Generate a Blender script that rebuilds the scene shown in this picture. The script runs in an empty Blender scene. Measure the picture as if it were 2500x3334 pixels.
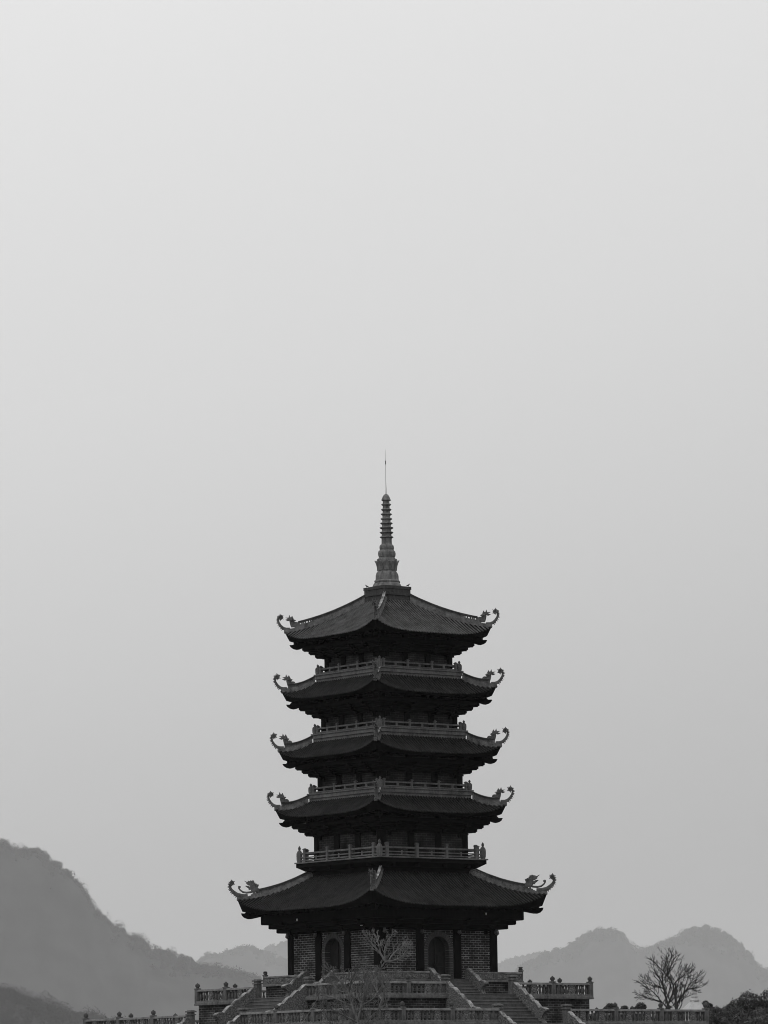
import bpy, math, random
import numpy as np
from mathutils import Matrix, Vector
R = math.radians
C = bpy.context.scene.collection
SC = bpy.context.scene

# ------------------------------------------------------------------ camera
F = 14500.0          # focal length in pixels of the 2500 x 3334 photograph
DIST = 322.2         # metres from the camera to the tower's axis
HORIZON = 3630.0     # the horizon lies below the bottom edge of the frame
PITCH = math.atan((HORIZON - 1667) / F)
ROLL = 0.0136
CAMZ = -(HORIZON - 3203) / 45.0
CAMX = -0.165
cam_data = bpy.data.cameras.new('camera')
cam = bpy.data.objects.new('camera', cam_data)
C.objects.link(cam)
cam_data.sensor_fit = 'VERTICAL'
cam_data.sensor_height = 36.0
cam_data.lens = F / 3334 * 36.0
cam_data.clip_start = 1.0
cam_data.clip_end = 80000.0
cam.matrix_world = (Matrix.Translation((CAMX, -DIST, CAMZ)) @ Matrix.Rotation(math.pi / 2 + PITCH, 4, 'X')
                    @ Matrix.Rotation(-ROLL, 4, 'Z'))
SC.camera = cam

# ------------------------------------------------------------------ sky, sun, exposure
SUN_EL, SUN_AZ = R(58), R(215)      # azimuth measured from +Y clockwise: behind the camera, a little to the left
W = bpy.data.worlds.new('World')
SC.world = W
W.use_nodes = True
wn, wl = W.node_tree.nodes, W.node_tree.links
wn.clear()
w_out = wn.new('ShaderNodeOutputWorld')
w_bg = wn.new('ShaderNodeBackground')
w_sky = wn.new('ShaderNodeTexSky')
w_sky.sky_type = 'NISHITA'
w_sky.sun_disc = False
w_sky.sun_elevation = SUN_EL
w_sky.sun_rotation = SUN_AZ
w_sky.air_density = 3.0
w_sky.dust_density = 8.0
w_bw = wn.new('ShaderNodeRGBToBW')
w_tc = wn.new('ShaderNodeTexCoord')
w_dot = wn.new('ShaderNodeVectorMath'); w_dot.operation = 'DOT_PRODUCT'
w_dot.inputs[1].default_value = (-0.22, 0.0, 1.0)       # an overcast layer a little thinner towards the left
w_ramp = wn.new('ShaderNodeValToRGB')
w_ramp.color_ramp.interpolation = 'B_SPLINE'
STOPS = [(0.0, 0.40), (0.05, 0.48), (0.11, 0.615), (0.17, 0.71), (0.26, 0.80), (0.45, 0.95), (1.0, 1.0)]
el = w_ramp.color_ramp.elements
while len(el) < len(STOPS):
    el.new(0.5)
for e, (p, v) in zip(el, STOPS):
    e.position = p
    e.color = (v, v, v, 1)
w_add = wn.new('ShaderNodeMath'); w_add.operation = 'MULTIPLY_ADD'
w_add.inputs[1].default_value = 0.06          # the clear-sky term, desaturated, is a faint addition under the cloud layer
w_mix = wn.new('ShaderNodeMath'); w_mix.operation = 'MULTIPLY'
w_mix.inputs[1].default_value = 10.0
wl.new(w_tc.outputs['Generated'], w_dot.inputs[0])
wl.new(w_dot.outputs['Value'], w_ramp.inputs['Fac'])
wl.new(w_sky.outputs['Color'], w_bw.inputs['Color'])
w_rb = wn.new('ShaderNodeRGBToBW')
wl.new(w_ramp.outputs['Color'], w_rb.inputs['Color'])
wl.new(w_rb.outputs['Val'], w_mix.inputs[0])
wl.new(w_bw.outputs['Val'], w_add.inputs[0])
wl.new(w_mix.outputs['Value'], w_add.inputs[2])
wl.new(w_add.outputs['Value'], w_bg.inputs['Color'])
w_bg.inputs['Strength'].default_value = 0.1
wl.new(w_bg.outputs['Background'], w_out.inputs['Surface'])

sun_data = bpy.data.lights.new('sun', 'SUN')
sun_data.energy = 0.5
sun_data.angle = R(25)
sun_data.color = (1, 1, 1)
sun = bpy.data.objects.new('sun', sun_data)
C.objects.link(sun)
sun_dir = Vector((math.sin(SUN_AZ) * math.cos(SUN_EL), math.cos(SUN_AZ) * math.cos(SUN_EL), math.sin(SUN_EL)))
sun.rotation_euler = (-sun_dir).to_track_quat('-Z', 'Y').to_euler()
sun.location = (0, 0, 60)

SC.view_settings.view_transform = 'Standard'
SC.view_settings.look = 'None'
SC.view_settings.exposure = 0.0
SC.view_settings.gamma = 1.0
SC.cycles.use_denoising = True
SC.cycles.max_bounces = 6
SC.cycles.volume_bounces = 1
SC.cycles.filter_width = 0.95

# ------------------------------------------------------------------ helpers
def M(px):
    return px / 45.0

def Z(y):
    """height at the tower's axis that shows in photograph row y"""
    e = PITCH - math.atan((y - 1667) / F)
    return CAMZ + DIST * math.tan(e)

def at(px, py, dist):
    """a point `dist` metres away along the ground that shows at (px, py)"""
    dx, dy = px - 1250, py - 1667
    x0 = dx * math.cos(ROLL) - dy * math.sin(ROLL)
    y0 = dx * math.sin(ROLL) + dy * math.cos(ROLL)
    e = PITCH - math.atan(y0 / F)
    return (CAMX + dist * x0 / (F * math.cos(PITCH) - y0 * math.sin(PITCH)) , -DIST + dist, CAMZ + dist * math.tan(e))

class MB:
    def __init__(self):
        self.v, self.f = [], []
        self.M = Matrix.Identity(4)

    def add(self, verts, faces):
        o = len(self.v)
        Mx = self.M
        self.v += [tuple(Mx @ Vector(p)) for p in verts]
        self.f += [tuple(i + o for i in f) for f in faces]

    def box(self, x0, x1, y0, y1, z0, z1):
        self.add([(x0, y0, z0), (x1, y0, z0), (x1, y1, z0), (x0, y1, z0), (x0, y0, z1), (x1, y0, z1), (x1, y1, z1), (x0, y1, z1)],
                 [(0, 3, 2, 1), (4, 5, 6, 7), (0, 1, 5, 4), (1, 2, 6, 5), (2, 3, 7, 6), (3, 0, 4, 7)])

    def cbox(self, x0, x1, y0, y1, z0, z1, c=0.02):
        """box with chamfered vertical and top edges"""
        def ring(z, i):
            X0, X1, Y0, Y1 = x0 + i, x1 - i, y0 + i, y1 - i
            return [(X0 + c, Y0, z), (X1 - c, Y0, z), (X1, Y0 + c, z), (X1, Y1 - c, z), (X1 - c, Y1, z), (X0 + c, Y1, z), (X0, Y1 - c, z), (X0, Y0 + c, z)]
        vs = ring(z0, 0) + ring(z1 - c, 0) + ring(z1, c * 0.8)
        fs = [tuple(range(7, -1, -1)), tuple(range(16, 24))]
        for r in (0, 8):
            for i in range(8):
                j = (i + 1) % 8
                fs.append((r + i, r + j, r + 8 + j, r + 8 + i))
        self.add(vs, fs)

    def ring_box(self, ao, ai, z0, z1):
        """square frame: outer half side ao, inner half side ai"""
        o = [(-ao, -ao), (ao, -ao), (ao, ao), (-ao, ao)]
        n = [(-ai, -ai), (ai, -ai), (ai, ai), (-ai, ai)]
        vs = [(x, y, z0) for x, y in o] + [(x, y, z0) for x, y in n] + [(x, y, z1) for x, y in o] + [(x, y, z1) for x, y in n]
        fs = []
        for i in range(4):
            j = (i + 1) % 4
            fs += [(i, j, 8 + j, 8 + i), (4 + j, 4 + i, 12 + i, 12 + j), (j, i, 4 + i, 4 + j), (8 + i, 8 + j, 12 + j, 12 + i)]
        self.add(vs, fs)

    def lathe(self, prof, n=16, rot=0.0, cx=0, cy=0, flute=None):
        vs, fs = [], []
        for r, z in prof:
            for i in range(n):
                a = rot + 2 * math.pi * i / n
                vs.append((cx + r * math.cos(a), cy + r * math.sin(a), z))
        m = len(prof)
        for k in range(m - 1):
            for i in range(n):
                j = (i + 1) % n
                fs.append((k * n + i, k * n + j, (k + 1) * n + j, (k + 1) * n + i))
        if prof[0][0] > 1e-4:
            fs.append(tuple(range(n - 1, -1, -1)))
        if prof[-1][0] > 1e-4:
            fs.append(tuple(range((m - 1) * n, m * n)))
        self.add(vs, fs)

    def tube(self, pts, radii, n=8, flat=1.0):
        pts = [Vector(p) for p in pts]
        vs, fs = [], []
        up = Vector((0, 0, 1))
        t0 = (pts[1] - pts[0]).normalized()
        a = t0.cross(up)
        if a.length < 1e-3:
            a = t0.cross(Vector((1, 0, 0)))
        a.normalize()
        for k, p in enumerate(pts):
            if k == 0:
                t = pts[1] - pts[0]
            elif k == len(pts) - 1:
                t = pts[-1] - pts[-2]
            else:
                t = pts[k + 1] - pts[k - 1]
            t.normalize()
            a = (a - t * a.dot(t))
            if a.length < 1e-4:
                a = t.orthogonal()
            a.normalize()
            b = t.cross(a)
            for i in range(n):
                q = 2 * math.pi * i / n
                vs.append(tuple(p + (a * math.cos(q) * flat + b * math.sin(q)) * radii[k]))
        for k in range(len(pts) - 1):
            for i in range(n):
                j = (i + 1) % n
                fs.append((k * n + i, k * n + j, (k + 1) * n + j, (k + 1) * n + i))
        fs.append(tuple(range(n - 1, -1, -1)))
        L = (len(pts) - 1) * n
        fs.append(tuple(range(L, L + n)))
        self.add(vs, fs)

    def prism(self, poly, thick, org=(0, 0, 0), d=(1, 0, 0), side=None, lens=0.0):
        """outline (s, z) in the upright plane through org along d, given a thickness; lens > 0 rounds both flanks"""
        d = Vector(d); org = Vector(org)
        nrm = Vector((-d.y, d.x, 0)) if side is None else Vector(side)
        n = len(poly)
        cs = sum(p[0] for p in poly) / n
        cz = sum(p[1] for p in poly) / n
        layers = [(-0.5, 1 - lens), (-0.5 * (1 - lens), 1.0), (0.5 * (1 - lens), 1.0), (0.5, 1 - lens)] if lens else [(-0.5, 1.0), (0.5, 1.0)]
        vs, fs = [], []
        for o, k in layers:
            for s, z in poly:
                vs.append(tuple(org + d * (cs + (s - cs) * k) + Vector((0, 0, cz + (z - cz) * k)) + nrm * (o * thick)))
        for l in range(len(layers) - 1):
            for i in range(n):
                j = (i + 1) % n
                fs.append((l * n + i, l * n + j, (l + 1) * n + j, (l + 1) * n + i))
        fs.append(tuple(range(n - 1, -1, -1)))
        L = (len(layers) - 1) * n
        fs.append(tuple(range(L, L + n)))
        self.add(vs, fs)

    def cone(self, p, d, r, l, n=5):
        p = Vector(p); d = Vector(d).normalized()
        self.tube([p, p + d * l], [r, r * 0.08], n)

    def ball(self, p, r, n=8, sz=1.0):
        prof = []
        for k in range(n // 2 + 1):
            a = -math.pi / 2 + math.pi * k / (n // 2)
            prof.append((max(r * math.cos(a), 1e-5), p[2] + r * sz * math.sin(a)))
        self.lathe(prof, n, 0, p[0], p[1])

    def faces4(self):
        for k in range(4):
            self.M = Matrix.Rotation(math.pi / 2 * k, 4, 'Z')
            yield k
        self.M = Matrix.Identity(4)

    def build(self, name, mat, parent=None, smooth=False, uv=True):
        me = bpy.data.meshes.new(name)
        me.from_pydata(self.v, [], self.f)
        me.update()
        import bmesh
        bm = bmesh.new()
        bm.from_mesh(me)
        bmesh.ops.recalc_face_normals(bm, faces=bm.faces)
        if uv:
            lay = bm.loops.layers.uv.new('UVMap')
            for f in bm.faces:
                nx, ny, nz = f.normal
                if abs(nz) > 0.8:
                    for l in f.loops:
                        l[lay].uv = (l.vert.co.x, l.vert.co.y)
                else:
                    h = math.hypot(nx, ny) or 1
                    tx, ty = -ny / h, nx / h
                    for l in f.loops:
                        l[lay].uv = (l.vert.co.x * tx + l.vert.co.y * ty, l.vert.co.z)
        if smooth:
            for f in bm.faces:
                f.smooth = True
        bm.to_mesh(me)
        bm.free()
        me.materials.append(mat)
        o = bpy.data.objects.new(name, me)
        C.objects.link(o)
        if parent is not None:
            o.parent = parent
        if smooth:
            me.set_sharp_from_angle(angle=R(40))
        return o

def np_mesh(name, verts, faces, mat, parent=None, smooth=False):
    """mesh straight from numpy arrays; faces an (n, 3) or (n, 4) array"""
    me = bpy.data.meshes.new(name)
    nv, nf, k = len(verts), len(faces), faces.shape[1]
    me.vertices.add(nv)
    me.vertices.foreach_set('co', np.asarray(verts, np.float32).ravel())
    me.loops.add(nf * k)
    me.loops.foreach_set('vertex_index', np.asarray(faces, np.int32).ravel())
    me.polygons.add(nf)
    me.polygons.foreach_set('loop_start', np.arange(0, nf * k, k, dtype=np.int32))
    me.polygons.foreach_set('use_smooth', np.full(nf, smooth, dtype=bool))
    me.update(calc_edges=True)
    me.validate()
    me.materials.append(mat)
    o = bpy.data.objects.new(name, me)
    C.objects.link(o)
    if parent is not None:
        o.parent = parent
    return o

def tag(o, label=None, cat=None, group=None, kind=None):
    if label: o['label'] = label
    if cat: o['category'] = cat
    if group: o['group'] = group
    if kind: o['kind'] = kind
    return o

def thing(name, label, cat, loc=(0, 0, 0), rz=0.0, group=None):
    o = bpy.data.objects.new(name, None)
    C.objects.link(o)
    o.location = loc
    o.rotation_euler = (0, 0, rz)
    o.empty_display_size = 0.5
    return tag(o, label, cat, group)

def copy_part(o, parent, loc=None, rz=None):
    c = o.copy()
    C.objects.link(c)
    c.parent = parent
    if loc is not None: c.location = loc
    if rz is not None: c.rotation_euler = (0, 0, rz)
    for ch in [x for x in o.children]:
        copy_part(ch, c)
    return c

# ------------------------------------------------------------------ materials (the place as a monochrome photograph shows it)
def nodes_of(name):
    m = bpy.data.materials.new(name)
    m.use_nodes = True
    n, l = m.node_tree.nodes, m.node_tree.links
    b = n['Principled BSDF']
    return m, n, l, b

def weathered(name, dark, light, scale=1.2, rough=0.85, bump=0.25, fine=14.0, streak=0.35, spec=0.3, lo=0.35, hi=0.7):
    """stone, wood or tile: patches of two tones, vertical rain streaks, fine grain relief"""
    m, n, l, b = nodes_of(name)
    tc = n.new('ShaderNodeTexCoord')
    n1 = n.new('ShaderNodeTexNoise'); n1.inputs['Scale'].default_value = scale; n1.inputs['Detail'].default_value = 6; n1.inputs['Roughness'].default_value = 0.65
    mp = n.new('ShaderNodeMapping'); mp.inputs['Scale'].default_value = (3.2, 3.2, 0.45)
    n2 = n.new('ShaderNodeTexNoise'); n2.inputs['Scale'].default_value = 1.6; n2.inputs['Detail'].default_value = 4
    n3 = n.new('ShaderNodeTexNoise'); n3.inputs['Scale'].default_value = fine; n3.inputs['Detail'].default_value = 3
    l.new(tc.outputs['Object'], n1.inputs['Vector'])
    l.new(tc.outputs['Object'], mp.inputs['Vector'])
    l.new(mp.outputs['Vector'], n2.inputs['Vector'])
    l.new(tc.outputs['Object'], n3.inputs['Vector'])
    mx = n.new('ShaderNodeMix'); mx.data_type = 'FLOAT'; mx.inputs['Factor'].default_value = streak
    l.new(n1.outputs['Fac'], mx.inputs['A']); l.new(n2.outputs['Fac'], mx.inputs['B'])
    mx2 = n.new('ShaderNodeMix'); mx2.data_type = 'FLOAT'; mx2.inputs['Factor'].default_value = 0.25
    l.new(mx.outputs['Result'], mx2.inputs['A']); l.new(n3.outputs['Fac'], mx2.inputs['B'])
    rp = n.new('ShaderNodeValToRGB')
    rp.color_ramp.elements[0].position = lo; rp.color_ramp.elements[0].color = (dark, dark, dark, 1)
    rp.color_ramp.elements[1].position = hi; rp.color_ramp.elements[1].color = (light, light, light, 1)
    l.new(mx2.outputs['Result'], rp.inputs['Fac'])
    l.new(rp.outputs['Color'], b.inputs['Base Color'])
    b.inputs['Roughness'].default_value = rough
    b.inputs['Specular IOR Level'].default_value = spec
    if bump:
        bp = n.new('ShaderNodeBump'); bp.inputs['Strength'].default_value = bump; bp.inputs['Distance'].default_value = 0.03
        l.new(n3.outputs['Fac'], bp.inputs['Height'])
        l.new(bp.outputs['Normal'], b.inputs['Normal'])
    return m

def brickwork(name, brick_a, brick_b, mortar, bw=0.46, rh=0.166, ms=0.016):
    m, n, l, b = nodes_of(name)
    uv = n.new('ShaderNodeUVMap')
    nz = n.new('ShaderNodeTexNoise'); nz.inputs['Scale'].default_value = 7.0; nz.inputs['Detail'].default_value = 3
    l.new(uv.outputs['UV'], nz.inputs['Vector'])
    ad = n.new('ShaderNodeVectorMath'); ad.operation = 'MULTIPLY_ADD'
    ad.inputs[1].default_value = (0.035, 0.035, 0.0)
    l.new(nz.outputs['Color'], ad.inputs[0]); l.new(uv.outputs['UV'], ad.inputs[2])
    br = n.new('ShaderNodeTexBrick')
    br.inputs['Scale'].default_value = 1.0
    br.inputs['Brick Width'].default_value = bw
    br.inputs['Row Height'].default_value = rh
    br.inputs['Mortar Size'].default_value = ms
    br.inputs['Mortar Smooth'].default_value = 0.3
    br.inputs['Bias'].default_value = 0.0
    br.inputs['Color1'].default_value = (brick_a,) * 3 + (1,)
    br.inputs['Color2'].default_value = (brick_b,) * 3 + (1,)
    br.inputs['Mortar'].default_value = (mortar,) * 3 + (1,)
    l.new(ad.outputs['Vector'], br.inputs['Vector'])
    n2 = n.new('ShaderNodeTexNoise'); n2.inputs['Scale'].default_value = 0.9; n2.inputs['Detail'].default_value = 6
    l.new(uv.outputs['UV'], n2.inputs['Vector'])
    rp = n.new('ShaderNodeMapRange')
    rp.inputs['From Min'].default_value = 0.3; rp.inputs['From Max'].default_value = 0.7
    rp.inputs['To Min'].default_value = 0.15; rp.inputs['To Max'].default_value = 1.6
    l.new(n2.outputs['Fac'], rp.inputs['Value'])
    ml = n.new('ShaderNodeMix'); ml.data_type = 'RGBA'; ml.blend_type = 'MULTIPLY'; ml.inputs['Factor'].default_value = 1.0
    l.new(br.outputs['Color'], ml.inputs['A']); l.new(rp.outputs['Result'], ml.inputs['B'])
    l.new(ml.outputs['Result'], b.inputs['Base Color'])
    b.inputs['Roughness'].default_value = 0.9
    b.inputs['Specular IOR Level'].default_value = 0.2
    bp = n.new('ShaderNodeBump'); bp.inputs['Strength'].default_value = 0.4; bp.inputs['Distance'].default_value = 0.02
    l.new(br.outputs['Fac'], bp.inputs['Height']); bp.invert = True
    l.new(bp.outputs['Normal'], b.inputs['Normal'])
    return m

def carved(name, dark, light, scale=5.0):
    """stone with carved relief in cells and curls"""
    m, n, l, b = nodes_of(name)
    tc = n.new('ShaderNodeTexCoord')
    nz = n.new('ShaderNodeTexNoise'); nz.inputs['Scale'].default_value = 2.5; nz.inputs['Detail'].default_value = 4
    l.new(tc.outputs['Object'], nz.inputs['Vector'])
    vo = n.new('ShaderNodeTexVoronoi'); vo.feature = 'DISTANCE_TO_EDGE'; vo.inputs['Scale'].default_value = scale
    ad = n.new('ShaderNodeVectorMath'); ad.operation = 'MULTIPLY_ADD'; ad.inputs[1].default_value = (0.35, 0.35, 0.35)
    l.new(nz.outputs['Color'], ad.inputs[0]); l.new(tc.outputs['Object'], ad.inputs[2])
    l.new(ad.outputs['Vector'], vo.inputs['Vector'])
    n2 = n.new('ShaderNodeTexNoise'); n2.inputs['Scale'].default_value = 9; n2.inputs['Detail'].default_value = 5
    l.new(tc.outputs['Object'], n2.inputs['Vector'])
    rp = n.new('ShaderNodeValToRGB')
    rp.color_ramp.elements[0].position = 0.35; rp.color_ramp.elements[0].color = (dark, dark, dark, 1)
    rp.color_ramp.elements[1].position = 0.65; rp.color_ramp.elements[1].color = (light, light, light, 1)
    l.new(n2.outputs['Fac'], rp.inputs['Fac'])
    l.new(rp.outputs['Color'], b.inputs['Base Color'])
    bp = n.new('ShaderNodeBump'); bp.inputs['Strength'].default_value = 0.9; bp.inputs['Distance'].default_value = 0.09
    l.new(vo.outputs['Distance'], bp.inputs['Height'])
    bp2 = n.new('ShaderNodeBump'); bp2.inputs['Strength'].default_value = 0.5; bp2.inputs['Distance'].default_value = 0.04
    l.new(n2.outputs['Fac'], bp2.inputs['Height']); l.new(bp.outputs['Normal'], bp2.inputs['Normal'])
    l.new(bp2.outputs['Normal'], b.inputs['Normal'])
    b.inputs['Roughness'].default_value = 0.88
    b.inputs['Specular IOR Level'].default_value = 0.25
    return m

def leafy(name, dark, light, scale=0.35):
    m, n, l, b = nodes_of(name)
    tc = n.new('ShaderNodeTexCoord')
    nz = n.new('ShaderNodeTexNoise'); nz.inputs['Scale'].default_value = scale; nz.inputs['Detail'].default_value = 5
    l.new(tc.outputs['Object'], nz.inputs['Vector'])
    rp = n.new('ShaderNodeValToRGB')
    rp.color_ramp.elements[0].position = 0.35; rp.color_ramp.elements[0].color = (dark, dark, dark, 1)
    rp.color_ramp.elements[1].position = 0.7; rp.color_ramp.elements[1].color = (light, light, light, 1)
    l.new(nz.outputs['Fac'], rp.inputs['Fac'])
    l.new(rp.outputs['Color'], b.inputs['Base Color'])
    b.inputs['Roughness'].default_value = 0.8
    b.inputs['Specular IOR Level'].default_value = 0.15
    return m

m_pan = weathered('valley_shade_tile', 0.003, 0.007, scale=1.5, rough=0.9, bump=0.2, spec=0.05)  # pan tiles, near-black to paint the shade between the cover tiles
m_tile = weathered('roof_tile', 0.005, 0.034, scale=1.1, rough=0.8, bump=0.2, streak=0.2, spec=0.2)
m_tile_top = weathered('top_roof_tile', 0.018, 0.12, scale=1.3, rough=0.8, bump=0.2, streak=0.2, spec=0.2)  # lighter tone than the tile of the lower roofs
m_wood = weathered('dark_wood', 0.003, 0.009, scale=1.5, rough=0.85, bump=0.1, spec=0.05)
m_door = weathered('door_wood', 0.005, 0.022, scale=2.5, rough=0.7, bump=0.6, fine=9, spec=0.2)
m_stone = weathered('pagoda_stone', 0.04, 0.19, scale=1.3, rough=0.88, bump=0.3)
m_spire = weathered('spire_stone', 0.04, 0.24, scale=1.5, rough=0.88, bump=0.4, streak=0.6)
m_ridge = weathered('ridge_stone', 0.018, 0.22, scale=2.2, rough=0.88, bump=0.3, streak=0.3)
m_dark_stone = weathered('platform_stone', 0.014, 0.07, scale=1.6, rough=0.9, bump=0.3, streak=0.6)
m_cap = weathered('ridge_cap_tile', 0.01, 0.06, scale=1.5, rough=0.9, bump=0.2)
m_orn = weathered('ornament_stone', 0.035, 0.15, scale=3.0, rough=0.85, bump=0.4, fine=20)
m_brick = brickwork('wall_brick', 0.009, 0.030, 0.22, ms=0.019)
m_brick_up = brickwork('upper_brick', 0.014, 0.022, 0.055)
m_tbrick = brickwork('terrace_brick', 0.012, 0.04, 0.13, ms=0.018)
m_bal = weathered('balustrade_stone', 0.04, 0.19, scale=1.8, rough=0.9, bump=0.35, streak=0.45)
m_carved = carved('carved_stone', 0.05, 0.17, 5.0)
m_fine_carved = carved('panel_carving', 0.055, 0.22, 9.0)
m_cop = weathered('coping_stone', 0.05, 0.40, scale=1.7, rough=0.9, bump=0.3, lo=0.42, hi=0.66, streak=0.0)
m_pave = weathered('paving_stone', 0.03, 0.08, scale=1.2, rough=0.9, bump=0.2)
m_step = weathered('step_stone', 0.045, 0.13, scale=1.2, rough=0.9, bump=0.2)
m_metal = weathered('grey_metal', 0.05, 0.09, scale=3, rough=0.5, bump=0.0)
m_white = weathered('white_paint', 0.6, 0.75, scale=3, rough=0.6, bump=0.0)
m_bark_pale = weathered('pale_bark', 0.05, 0.24, scale=2.5, rough=0.9, bump=0.3, streak=0.2)
m_bark_mid = weathered('grey_bark', 0.04, 0.17, scale=2.5, rough=0.9, bump=0.3, streak=0.2)
m_bark_dark = weathered('dark_bark', 0.02, 0.06, scale=2.5, rough=0.9, bump=0.3, streak=0.2)
m_leaf = leafy('leaves', 0.02, 0.10, 0.8)
m_forest = leafy('forest_leaves', 0.010, 0.055, 0.0035)
m_hill = leafy('wooded_slope', 0.004, 0.034, 0.009)
m_ground = leafy('ground_earth', 0.05, 0.11, 0.05)
m_bird = weathered('bird_feathers', 0.02, 0.05, scale=20, rough=0.8, bump=0.0)

# ------------------------------------------------------------------ ground
YAW = R(38)       # the -y face of the tower looks to the right of the camera, the -x face to the left
def ground_z(x, y):
    d = math.hypot(x, y)
    k = min(1.0, max(0.0, (d - 32) / 180))
    k = k * k * (3 - 2 * k)
    return -5.78 - 5.3 * k
def make_ground():
    xs = np.concatenate([np.linspace(-9500, -400, 14), np.linspace(-350, 350, 57), np.linspace(400, 9500, 14)])
    ys = np.concatenate([np.linspace(-650, -400, 4), np.linspace(-375, 350, 59), np.linspace(450, 47000, 44)])
    vs = [(x, y, ground_z(x, y)) for y in ys for x in xs]
    n = len(xs)
    fs = np.array([(j * n + i, j * n + i + 1, (j + 1) * n + i + 1, (j + 1) * n + i) for j in range(len(ys) - 1) for i in range(n - 1)])
    tag(np_mesh('ground', np.array(vs), fs, m_ground, smooth=True), kind='structure')
make_ground()

# ------------------------------------------------------------------ the pagoda
pagoda = thing('pagoda', 'tall dark five storey pagoda with upturned tiled roofs and a ringed stone spire', 'pagoda', (0, 0, 0), YAW)

# storeys: wall half side, base row, top row (where the wall runs up into the roof)
A_WALL = [5.42, 4.00, 3.78, 3.56, 3.35]
Z_BASE = [0.0, Z(2803), Z(2579), Z(2384.6), Z(2191)]
Z_TOP = [Z(2960), Z(2655), Z(2463), Z(2272), Z(2078)]
# roofs: eave half side, row of the eave's middle, upturn (px), half side and rise (px) of the top
ROOFS = [dict(ae=8.01, ye=2963, U=49, at=4.05, H=118), dict(ae=6.02, ye=2659, U=37, at=4.22, H=56), dict(ae=5.82, ye=2467, U=36, at=3.98, H=58),
         dict(ae=5.62, ye=2274, U=36, at=3.80, H=60), dict(ae=5.42, ye=2080, U=36, at=1.16, H=126)]

def make_storey(i):
    a, zb, zt = A_WALL[i], Z_BASE[i], Z_TOP[i]
    cw = 0.70 if i == 0 else 0.52 * a / 4 + 0.05
    cols = [-(a - cw / 2), -(a - cw / 2) + (2 * a - cw) / 3, (a - cw / 2) - (2 * a - cw) / 3, a - cw / 2]
    w = MB()
    aw = a - 0.10
    ztop_brick = 3.48 if i == 0 else zt
    for k in w.faces4():
        for b in range(3):
            x0, x1 = cols[b] + cw / 2 - 0.05, cols[b + 1] - cw / 2 + 0.05
            if i == 0 and b == 1:
                continue
            w.box(x0, x1, -aw, -aw + 0.3, zb, ztop_brick)
        if i == 0:
            # spandrels of the door bay, above the arch ring
            x0, x1 = cols[1] + cw / 2 - 0.05, cols[2] - cw / 2 + 0.05
            ro, zc = 1.36, 2.10
            N = 20
            for s in range(N):
                xa, xb = x0 + (x1 - x0) * s / N, x0 + (x1 - x0) * (s + 1) / N
                za = zc + math.sqrt(max(0, (ro - 0.06) ** 2 - xa * xa)); zb2 = zc + math.sqrt(max(0, (ro - 0.06) ** 2 - xb * xb))
                w.add([(xa, -aw, za), (xb, -aw, zb2), (xb, -aw, ztop_brick), (xa, -aw, ztop_brick),
                       (xa, -aw + .3, za), (xb, -aw + .3, zb2), (xb, -aw + .3, ztop_brick), (xa, -aw + .3, ztop_brick)],
                      [(0, 1, 2, 3), (4, 7, 6, 5), (0, 4, 5, 1), (2, 6, 7, 3)])
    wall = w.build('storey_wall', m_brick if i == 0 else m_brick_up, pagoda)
    # dark core so that nothing shows through, upper frieze beams
    fr = MB()
    if i == 0:
        fr.ring_box(a - 0.06, a - 0.5, 3.481, 3.66)
        fr.ring_box(a - 0.02, a - 0.5, 3.663, 3.78)
        fr.ring_box(a - 0.09, a - 0.5, 3.783, 4.10)
        fr.ring_box(a - 0.03, a - 0.5, 4.103, zt)
    else:
        fr.ring_box(a - 0.06, a - 0.4, zt - 1.05, zt - 0.9)
        fr.ring_box(a - 0.02, a - 0.4, zb + 0.001, zb + 0.16)
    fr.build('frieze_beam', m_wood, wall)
    # columns
    c = MB()
    c.cbox(-cw / 2, cw / 2, -0.30, 0.0, zb + 0.02, zt - 0.05, 0.06)
    col = None
    for k in range(4):
        for j, x in enumerate(cols):
            if j == 3:
                continue
            rot = math.pi / 2 * k
            if j == 0:
                # corner column: square, standing on both faces
                loc = Matrix.Rotation(rot, 4, 'Z') @ Vector((-a + cw / 2, -a + 0.0, 0))
            else:
                loc = Matrix.Rotation(rot, 4, 'Z') @ Vector((x, -a + 0.26, 0))
            if j == 0:
                if k == 0:
                    cc = MB()
                    cc.cbox(-cw / 2, cw / 2, 0.0, cw, zb + 0.02, zt - 0.05, 0.08)
                    ccol = cc.build('corner_column', m_wood, wall)
                    ccol.location = loc
                else:
                    copy_part(ccol, wall, loc, rot)
            elif col is None:
                col = c.build('column', m_wood, wall)
                col.location = loc; col.rotation_euler = (0, 0, rot)
            else:
                copy_part(col, wall, loc, rot)
    if i == 0:
        make_doors(wall, a)
    return wall

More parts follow.
